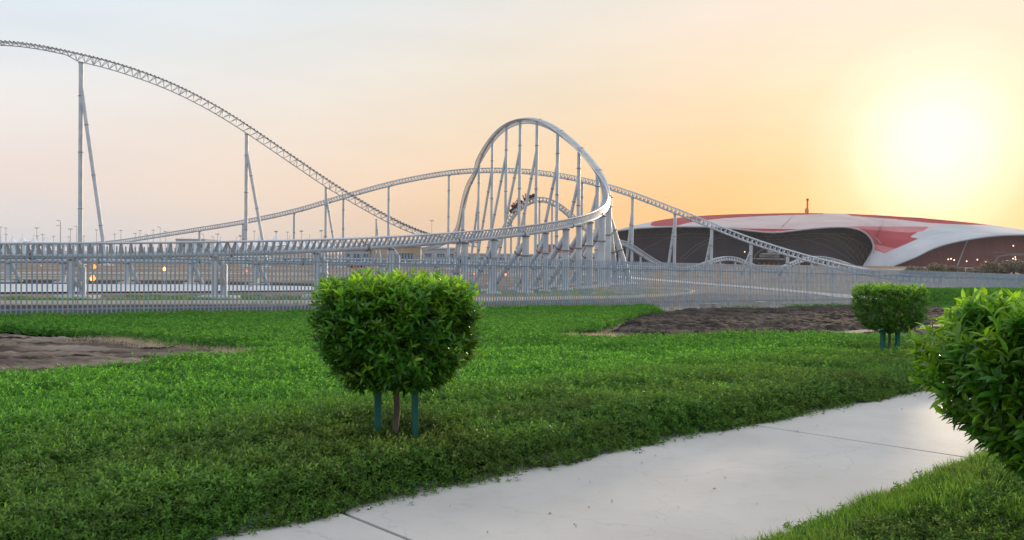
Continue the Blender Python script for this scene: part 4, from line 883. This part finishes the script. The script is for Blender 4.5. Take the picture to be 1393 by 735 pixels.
def palm(x, ytop, D, label):
    a = P(x, ytop, D); z = g1(a.x, a.y); H = a.z - z; t = thing('palm_tree', (a.x, a.y, z), label, 'palm tree', 'palms at the far left'); mb = MB(); mb.tube([(0, 0, 0), (0, 0, H * .78)], [.25, .18], 7); mb.build('trunk', bark, t, world=False)
    nf = 16; an = np.arange(nf) * 2 * np.pi / nf; V = []; F = []; O = np.repeat([[0, 0, H * .78]], nf, 0); el_ = rng.uniform(.1, 1.0, nf)
    V, F, kk = leaf_arrays(O, np.stack([np.cos(an), np.sin(an), el_], 1), np.repeat([[0., 0., 1.]], nf, 0) + .01, np.full(nf, 2.3), np.full(nf, .6), droop=.55, st=(0, .25, .5, .75, 1), wp=(.2, .9, 1, .7, .05))
    npmesh('crown', V, F, far_leaf, t, dict(young=np.zeros(len(V)), lr=np.repeat(rng.random(nf) * .4, kk)))
for k, x in enumerate((2, 19.5, 33, 38.5, 53.5, 68)): palm(x, (327.5, 328, 329, 325.5, 329.5, 329)[k], 300 + k * 9, '%s palm in the far row above the near track at the left' % ('leftmost', 'second', 'third', 'fourth and tallest', 'fifth', 'rightmost')[k])

# ---------------------------------------------------------------- ground cover
def fence_xy(px): 
    s_ = None; a, b_ = -60.0, 140.0
    for _ in range(50):
        m_ = (a + b_) / 2; q = FA + FD * m_; q.z = 0
        if pix(q)[0] < px: a = m_
        else: b_ = m_
    q = FA + FD * a - FN * .12; return (q.x, q.y)
e0 = PA + PU * -12 + PN * .05; e1_ = PA + PU * 34 + PN * .05
far_edge = pxpoly([(1560, 482), (1400, 480), (1260, 474), (1180, 473), (1100, 467), (1000, 471), (860, 475), (745, 474), (745, 466), (800, 458), (830, 447), (850, 436), (893, 431)])
fl_ = [fence_xy(x) for x in (880, 800, 640, 430, 200, 0)] + [(float((FA + FD * -20).x), float((FA + FD * -20).y) - .1)]
LAWN = [(e0.x, e0.y), (e1_.x, e1_.y)] + far_edge + fl_ + [(-32, -4)]
lawn_base = mat('lawn_base', (.012, .018, .007), .95, spec=.05, noise=3, col2=(.024, .030, .012), bump=(20, .6, .03))
def region_grid(name, poly, res, hfn, m, hole=None):
    poly = np.array(poly); x0, y0 = poly.min(0); x1, y1 = poly.max(0); y0 = max(y0, 1.0); x0 = max(x0, -34); x1 = min(x1, 45); xs = np.arange(x0, x1 + res, res); ys = np.arange(y0, y1 + res, res)
    X, Y = np.meshgrid(xs, ys); ins = inpoly(X, Y, poly)
    if hole is not None: ins &= ~inpoly(X, Y, hole)
    Z = gz(X, Y) + hfn(X, Y); ny, nx = X.shape; idx = np.arange(nx * ny).reshape(ny, nx); F = np.stack([idx[:-1, :-1], idx[:-1, 1:], idx[1:, 1:], idx[1:, :-1]], -1).reshape(-1, 4); F = F[ins.ravel()[F].all(1)]
    used, inv = np.unique(F, return_inverse=True); V = np.stack([X.ravel(), Y.ravel(), Z.ravel()], 1)[used]; o = npmesh(name, V, inv.reshape(F.shape), m); return o
def cover_h(x, y):
    d = pd(x, y); e = np.clip((d + .03) / .26, 0, 1); e = np.sqrt(e * (2 - e)); far = np.clip((d - 2.0) / 3.0, 0, 1)
    return e * (.30 - .08 * far) * (.60 + .75 * fbm(x, y, 1.1, 21, 4))
lb = region_grid('lawn_base', LAWN, .22, lambda x, y: cover_h(x, y) * .55 * np.clip((pd(x, y) - .12) / .35, 0, 1) - .02, lawn_base, hole=SOIL_L); lb['kind'] = 'structure'

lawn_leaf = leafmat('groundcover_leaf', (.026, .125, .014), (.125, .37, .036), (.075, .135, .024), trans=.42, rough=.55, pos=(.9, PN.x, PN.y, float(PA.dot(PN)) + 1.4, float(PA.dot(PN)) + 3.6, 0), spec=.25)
grass_leaf = leafmat('grass_blade', (.06, .20, .02), (.22, .42, .04), (.14, .22, .04), trans=.4, rough=.5, pos=(1.5,), spec=.25)
LIB = bpy.data.collections.new('sprig_library')
def clump(name, n, rad, hgt, leafL, wr, m, blade=False, young=.5, stems=True, lowp=True):
    global rng
    if blade:
        O = np.stack([rng.normal(0, rad * .5, n), rng.normal(0, rad * .5, n), np.full(n, -.01)], 1); D_ = rdir(n) * .38 + np.array([0, 0, 1.0]); Nn = rdir(n); LL = leafL * rng.uniform(.5, 1.2, n); V, F, kk = leaf_arrays(O, D_, Nn, LL, LL * wr, droop=.3, st=(0, .5, 1), wp=(1, .8, .06)); yg = rng.random(n) * .9
    else:
        ns = max(1, n // 6); so_ = np.stack([rng.normal(0, rad * .55, ns), rng.normal(0, rad * .55, ns), rng.uniform(-.3, .75, ns) * hgt], 1); sa_ = rdir(ns) * .7 + np.array([0, 0, .8]); sa_ /= np.linalg.norm(sa_, axis=1, keepdims=True); O = []; D_ = []; Nn = []; LL = []; yg = []
        tp = rdir(ns); e1 = np.cross(sa_, tp); e1 /= np.linalg.norm(e1, axis=1, keepdims=True); e2 = np.cross(sa_, e1); sl_ = leafL * 1.1
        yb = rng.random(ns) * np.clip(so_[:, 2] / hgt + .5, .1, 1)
        for i in range(6):
            f = i / 5; an = i * math.pi / 2 * 1.02 + rng.random(ns) * .4; r_ = e1 * np.cos(an)[:, None] + e2 * np.sin(an)[:, None]
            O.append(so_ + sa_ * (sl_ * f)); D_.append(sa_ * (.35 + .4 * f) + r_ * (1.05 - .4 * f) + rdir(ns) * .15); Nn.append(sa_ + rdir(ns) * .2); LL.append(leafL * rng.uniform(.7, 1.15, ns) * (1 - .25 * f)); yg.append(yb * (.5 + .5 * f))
        O = np.concatenate(O); D_ = np.concatenate(D_); Nn = np.concatenate(Nn); LL = np.concatenate(LL); yg = np.concatenate(yg)
        V, F, kk = leaf_arrays(O, D_, Nn, LL, LL * wr, droop=.25, fold=.18, **(dict(st=(0, .45, 1), wp=(.12, 1, .06)) if lowp else dict(st=(0, .3, .65, 1), wp=(.1, .9, .85, .05))))
    me = npmesh(name, V, F, m, None, dict(young=np.repeat(yg, kk), lr=np.repeat(rng.random(len(O)), kk)))
    COL.objects.unlink(me); LIB.objects.link(me); return me
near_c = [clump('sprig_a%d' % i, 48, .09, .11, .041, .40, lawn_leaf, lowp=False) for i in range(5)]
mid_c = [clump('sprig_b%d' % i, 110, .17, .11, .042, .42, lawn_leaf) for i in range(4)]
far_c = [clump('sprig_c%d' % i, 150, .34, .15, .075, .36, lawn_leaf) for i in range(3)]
gr_c = [clump('blade_a%d' % i, 30, .07, .1, .13, .05, grass_leaf, blade=True) for i in range(4)]
gf_c = [clump('blade_b%d' % i, 90, .35, .2, .24, .05, grass_leaf, blade=True) for i in range(3)]
def scatter(name, pts, nrm_, scl, srcs, label=None, cat=None, kind='stuff', mats=None):
    """one object whose sprigs are geometry-node instances of the clumps"""
    n = len(pts); me = bpy.data.meshes.new(name); me.vertices.add(n); me.vertices.foreach_set('co', pts.astype(np.float32).ravel())
    rot = np.zeros((n, 3)); rot[:, 0] = -np.arcsin(np.clip(nrm_[:, 1], -1, 1)); rot[:, 1] = np.arctan2(nrm_[:, 0], nrm_[:, 2]); 
    at = me.attributes.new('rot', 'FLOAT_VECTOR', 'POINT'); at.data.foreach_set('vector', rot.astype(np.float32).ravel())
    at = me.attributes.new('spin', 'FLOAT', 'POINT'); at.data.foreach_set('value', (rng.random(n) * 6.283).astype(np.float32))
    at = me.attributes.new('scl', 'FLOAT', 'POINT'); at.data.foreach_set('value', scl.astype(np.float32)); me.update()
    at = me.attributes.new('pick', 'INT', 'POINT'); at.data.foreach_set('value', rng.integers(0, len(srcs), n).astype(np.int32))
    o = bpy.data.objects.new(name, me); COL.objects.link(o)
    sub = bpy.data.collections.new('lib_' + name)
    for s_ in srcs: sub.objects.link(s_)
    ng = bpy.data.node_groups.new('scatter_' + name, 'GeometryNodeTree'); ng.interface.new_socket('Geometry', in_out='INPUT', socket_type='NodeSocketGeometry'); ng.interface.new_socket('Geometry', in_out='OUTPUT', socket_type='NodeSocketGeometry')
    N = ng.nodes.new; L = ng.links.new; gi = N('NodeGroupInput'); go = N('NodeGroupOutput'); ci = N('GeometryNodeCollectionInfo'); ci.inputs['Collection'].default_value = sub; ci.inputs['Separate Children'].default_value = True; ci.inputs['Reset Children'].default_value = True
    ip = N('GeometryNodeInstanceOnPoints'); ip.inputs['Pick Instance'].default_value = True; L(gi.outputs[0], ip.inputs['Points']); L(ci.outputs[0], ip.inputs['Instance'])
    def na(nm, ty):
        q = N('GeometryNodeInputNamedAttribute'); q.data_type = ty; q.inputs['Name'].default_value = nm; return q.outputs[0]
    L(na('pick', 'INT'), ip.inputs['Instance Index']); L(na('scl', 'FLOAT'), ip.inputs['Scale'])
    e2r = N('FunctionNodeEulerToRotation'); L(na('rot', 'FLOAT_VECTOR'), e2r.inputs[0]); L(e2r.outputs[0], ip.inputs['Rotation'])
    ri = N('GeometryNodeRotateInstances'); cx = N('ShaderNodeCombineXYZ'); L(na('spin', 'FLOAT'), cx.inputs[2]); L(ip.outputs[0], ri.inputs['Instances']); L(cx.outputs[0], ri.inputs['Rotation']); ri.inputs['Local Space'].default_value = True
    L(ri.outputs[0], go.inputs[0]); md = o.modifiers.new('scatter', 'NODES'); md.node_group = ng; return tag(o, label, cat, None, kind)
def sample(y0, y1, dens, xlim=.72, extra=1.0):
    """random ground points between depths y0..y1, density dens(y) per square metre, inside the widened view"""
    out = []; y = y0
    while y < y1:
        dy = min(max(.25, y * .04), 1.5); w_ = y * xlim * 2 + 2.0; n = rng.poisson(dens(y) * dy * w_); out.append(np.stack([rng.uniform(-w_ / 2, w_ / 2, n), rng.uniform(y, min(y + dy, y1), n)], 1)); y += dy
    return np.concatenate(out)
def gradn(hfn, x, y, e=.06):
    gx = (hfn(x + e, y) - hfn(x - e, y)) / (2 * e); gy = (hfn(x, y + e) - hfn(x, y - e)) / (2 * e); n = np.stack([-gx, -gy, np.ones_like(gx)], 1); return n / np.linalg.norm(n, axis=1, keepdims=True)
def lawn_pts(y0, y1, dens, dz, sc, srcs, name):
    q = sample(y0, y1, dens); ok = inpoly(q[:, 0], q[:, 1], LAWN) & ~inpoly(q[:, 0], q[:, 1], SOIL_L) & (pd(q[:, 0], q[:, 1]) > -.02)
    # ragged border with the bare soil
    q = q[ok]; z = gz(q[:, 0], q[:, 1]) + cover_h(q[:, 0], q[:, 1]) * (.62 + .38 * rng.random(len(q)) ** .5) - dz; n_ = gradn(cover_h, q[:, 0], q[:, 1]); n_[:, :2] *= .6
    pat = fbm(q[:, 0], q[:, 1], .5, 40, 3)
    s_ = sc * rng.uniform(.75, 1.25, len(q)) * (.8 + .45 * pat)
    return scatter(name, np.column_stack([q, z]), n_, s_, srcs, 'dense low leafy groundcover carpet between the path and the soil', 'ground cover')
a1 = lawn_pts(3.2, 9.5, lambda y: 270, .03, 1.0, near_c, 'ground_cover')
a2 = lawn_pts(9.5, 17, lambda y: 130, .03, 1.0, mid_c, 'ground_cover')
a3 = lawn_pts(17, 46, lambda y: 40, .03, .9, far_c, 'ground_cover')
for o_, lab in ((a1, 'dense leafy groundcover nearest the camera along the path, around the middle bush'), (a2, 'middle band of green groundcover behind the middle bush'), (a3, 'bright green far groundcover along the fence and round the soil patches')): o_['label'] = lab
# sprigs hanging down the near face of the cover
n = 5200; u_ = rng.uniform(-3.5, 17, n); v_ = rng.uniform(-.10, .16, n) + .05 * np.sin(u_ * 2.1) + .03 * np.sin(u_ * 5.3); q = np.stack([PA.x + PU.x * u_ + PN.x * v_, PA.y + PU.y * u_ + PN.y * v_], 1)
hh = .05 + .2 * np.clip((v_ + .09) / .2, 0, 1); z = gz(q[:, 0], q[:, 1]) + .05 + hh * rng.random(n) ** .8 * .9; nn_ = np.tile([-PN.x * .5, -PN.y * .5, .8], (n, 1)); nn_ /= np.linalg.norm(nn_, axis=1, keepdims=True)
edge_c = [clump('sprig_e%d' % i, 26, .06, .05, .032, .42, lawn_leaf, lowp=False) for i in range(4)]
scatter('ground_cover', np.column_stack([q, z]), nn_, rng.uniform(.7, 1.25, n), edge_c, 'ragged leafy edge of the groundcover hanging over the pale path', 'ground cover')
# trailing sprigs creeping out over the path edge
n = 1500; u_ = rng.uniform(-3, 18, n); v_ = -np.abs(rng.normal(0, .085, n)) - .05; q = np.stack([PA.x + PU.x * u_ + PN.x * v_, PA.y + PU.y * u_ + PN.y * v_], 1)
keep = vnoise(u_, u_ * 0, 2.3, 77) > rng.random(n) * .8; q = q[keep]
trail = [clump('sprig_t%d' % i, 12, .045, .02, .03, .42, lawn_leaf, lowp=False) for i in range(4)]
scatter('trailing_sprigs', np.column_stack([q, gz(q[:, 0], q[:, 1]) + .055]), np.tile([0., 0, 1.], (len(q), 1)), rng.uniform(.6, 1.2, len(q)), trail, 'small sprigs trailing from the groundcover onto the pale path', 'sprigs')
n = 60; u_ = rng.uniform(-1.5, 12, n); v_ = -rng.uniform(.1, PW - .1, n); q = np.stack([PA.x + PU.x * u_ + PN.x * v_, PA.y + PU.y * u_ + PN.y * v_], 1)
litter = [clump('leaf_l%d' % i, 6, .02, .004, .022, .45, lawn_leaf, lowp=False) for i in range(3)]
scatter('leaf_litter', np.column_stack([q, gz(q[:, 0], q[:, 1]) + .056]), np.tile([0., 0, 1.], (len(q), 1)), rng.uniform(.3, .8, len(q)), litter, 'tiny scraps of leaf litter lying on the pale path', 'leaf litter')
# grass verge right of the path
VERGE = [PA + PU * -3 - PN * (PW + .07), PA + PU * 30 - PN * (PW + .07), PA + PU * 30 - PN * 30, PA + PU * -3 - PN * 14]; VERGE = [(p.x, p.y) for p in VERGE]
def verge_h(x, y):
    d = -pd(x, y) - PW - .06; e = np.clip((d + .05) / .5, 0, 1); return e * .11 * (.7 + .6 * fbm(x, y, 1.2, 61, 4))
vb = region_grid('verge_base', VERGE, .2, lambda x, y: verge_h(x, y) * .5 - .01, lawn_base); vb['kind'] = 'structure'
def verge_pts(name, dens, srcs, sc, y0, y1, lab, cat, keepfn=None, spread=0.0):
    q = sample(y0, y1, lambda y: dens, xlim=.75); 
    q = q[(q[:, 0] > 0)]; ok = inpoly(q[:, 0], q[:, 1], VERGE)
    if keepfn is not None: ok &= keepfn(q)
    q = q[ok]; q = q + rng.normal(0, spread, q.shape) if spread else q
    z = gz(q[:, 0], q[:, 1]) + verge_h(q[:, 0], q[:, 1]) * .8; n_ = gradn(verge_h, q[:, 0], q[:, 1]); return scatter(name, np.column_stack([q, z]), n_, sc * rng.uniform(.7, 1.3, len(q)), srcs, lab, cat)
verge_pts('ground_cover', 330, near_c, .8, 3, 11, 'low leafy cover mixed with grass under the nearest bush', 'ground cover')
verge_pts('grass', 420, gr_c, .85, 3, 11, 'grass blades growing through the verge right of the path', 'grass', lambda q: fbm(q[:, 0], q[:, 1], 1.3, 90, 3) + .25 * np.exp(-((-pd(q[:, 0], q[:, 1]) - PW) / .4) ** 2) > .38 + .2 * rng.random(len(q)), .02)
verge_pts('ground_cover', 45, far_c, .7, 11, 30, 'far green verge on the other side of the path', 'ground cover')
# grass bank at right before the fence
BK = pxpoly([(1245, 424), (1290, 418.5), (1400, 417), (1700, 420), (1800, 400), (1500, 400), (1300, 404), (1262, 408)])
bx, by = G(1400, 411)[:2]
BANK = [(22.5, 47.3), (60, 58), (62, 87.8), (40, 69.8), (22.5, 55.5)]
def bank_h(x, y):
    sm = lambda t: np.clip(t, 0, 1) ** 2 * (3 - 2 * np.clip(t, 0, 1)); return .95 * sm((x - 22.6) / 3.6) * sm((y - 47.6 - (x - 22.5) * .285) / 8.5) * (.92 + .16 * fbm(x, y, .4, 71, 3))
bb = region_grid('grass_bank', BANK, .5, lambda x, y: bank_h(x, y) + .02, lawn_base); bb['kind'] = 'structure'
q = np.stack([rng.uniform(22, 62, 26000), rng.uniform(46, 88, 26000)], 1); q = q[inpoly(q[:, 0], q[:, 1], BANK)]
scatter('grass', np.column_stack([q, gz(q[:, 0], q[:, 1]) + bank_h(q[:, 0], q[:, 1])]), np.tile([0., 0, 1.], (len(q), 1)), rng.uniform(.7, 1.2, len(q)), far_c, 'short green grass bank before the fence at the right behind the distant bush', 'grass')
# weeds along the fence foot and in the yard
def weeds(name, pts_px, lab, sc, srcs, n_each=14, spread=.6, green=True):
    qs = []
    for (x, y) in pts_px:
        p = G(x, y); qs.append(np.array([[p.x, p.y]]) + rng.normal(0, 1, (n_each, 2)) * spread)
    q = np.concatenate(qs); return scatter(name, np.column_stack([q, gz(q[:, 0], q[:, 1]) + .02]), np.tile([0., 0, 1.], (len(q), 1)), sc * rng.uniform(.6, 1.3, len(q)), srcs, lab, 'weeds')
weeds('weeds', [(985, 421.5), (1000, 421), (1012, 421.5), (1078, 420), (1086, 420.3), (1096, 418.8), (1115, 418.6), (1128, 418), (1140, 418), (1155, 418)], 'clumps of green weeds at the fence foot beside the dark soil', .95, far_c, 7, .33)
yard = [(random.uniform(640, 890), random.uniform(393, 403)) for _ in range(70)] + [(random.uniform(180, 440), random.uniform(402, 412)) for _ in range(60)] + [(random.uniform(0, 180), random.uniform(403, 411)) for _ in range(20)]
weeds('weeds', yard, 'thin green weeds scattered over the sandy coaster yard', .55, far_c, 9, 1.1)
straw = leafmat('straw', (.42, .36, .24), (.55, .48, .32), (.42, .36, .25), trans=.3, pos=(3,))
st_c = [clump('straw%d' % i, 60, .3, .1, .22, .03, straw, blade=True) for i in range(3)]
weeds('dry_straw', [(x, 488.5) for x in range(330, 372, 6)] + [(x, 479.5 + (x - 240) * .07) for x in range(215, 330, 7)] + [(x, 472.5) for x in range(130, 240, 7)] + [(x, 466.5) for x in range(745, 850, 5)] + [(x, 468) for x in range(765, 840, 9)], 'dry straw litter along the edges of the soil patches', .8, st_c, 12, .25)
# ---------------------------------------------------------------- dusty evening air
hz = MB(); hz.box((0, 1200, 37), 2700, 2450, 80.2); ho = hz.build('haze', bpy.data.materials.new('haze_air'), None, smooth=False); ho['kind'] = 'stuff'
hm = ho.data.materials[0]; hm.use_nodes = True; hm.node_tree.nodes.clear(); pv = hm.node_tree.nodes.new('ShaderNodeVolumePrincipled'); om_ = hm.node_tree.nodes.new('ShaderNodeOutputMaterial')
pv.inputs['Color'].default_value = (.95, .94, .93, 1); pv.inputs['Density'].default_value = .00008; pv.inputs['Anisotropy'].default_value = .0; hm.node_tree.links.new(pv.outputs[0], om_.inputs['Volume'])
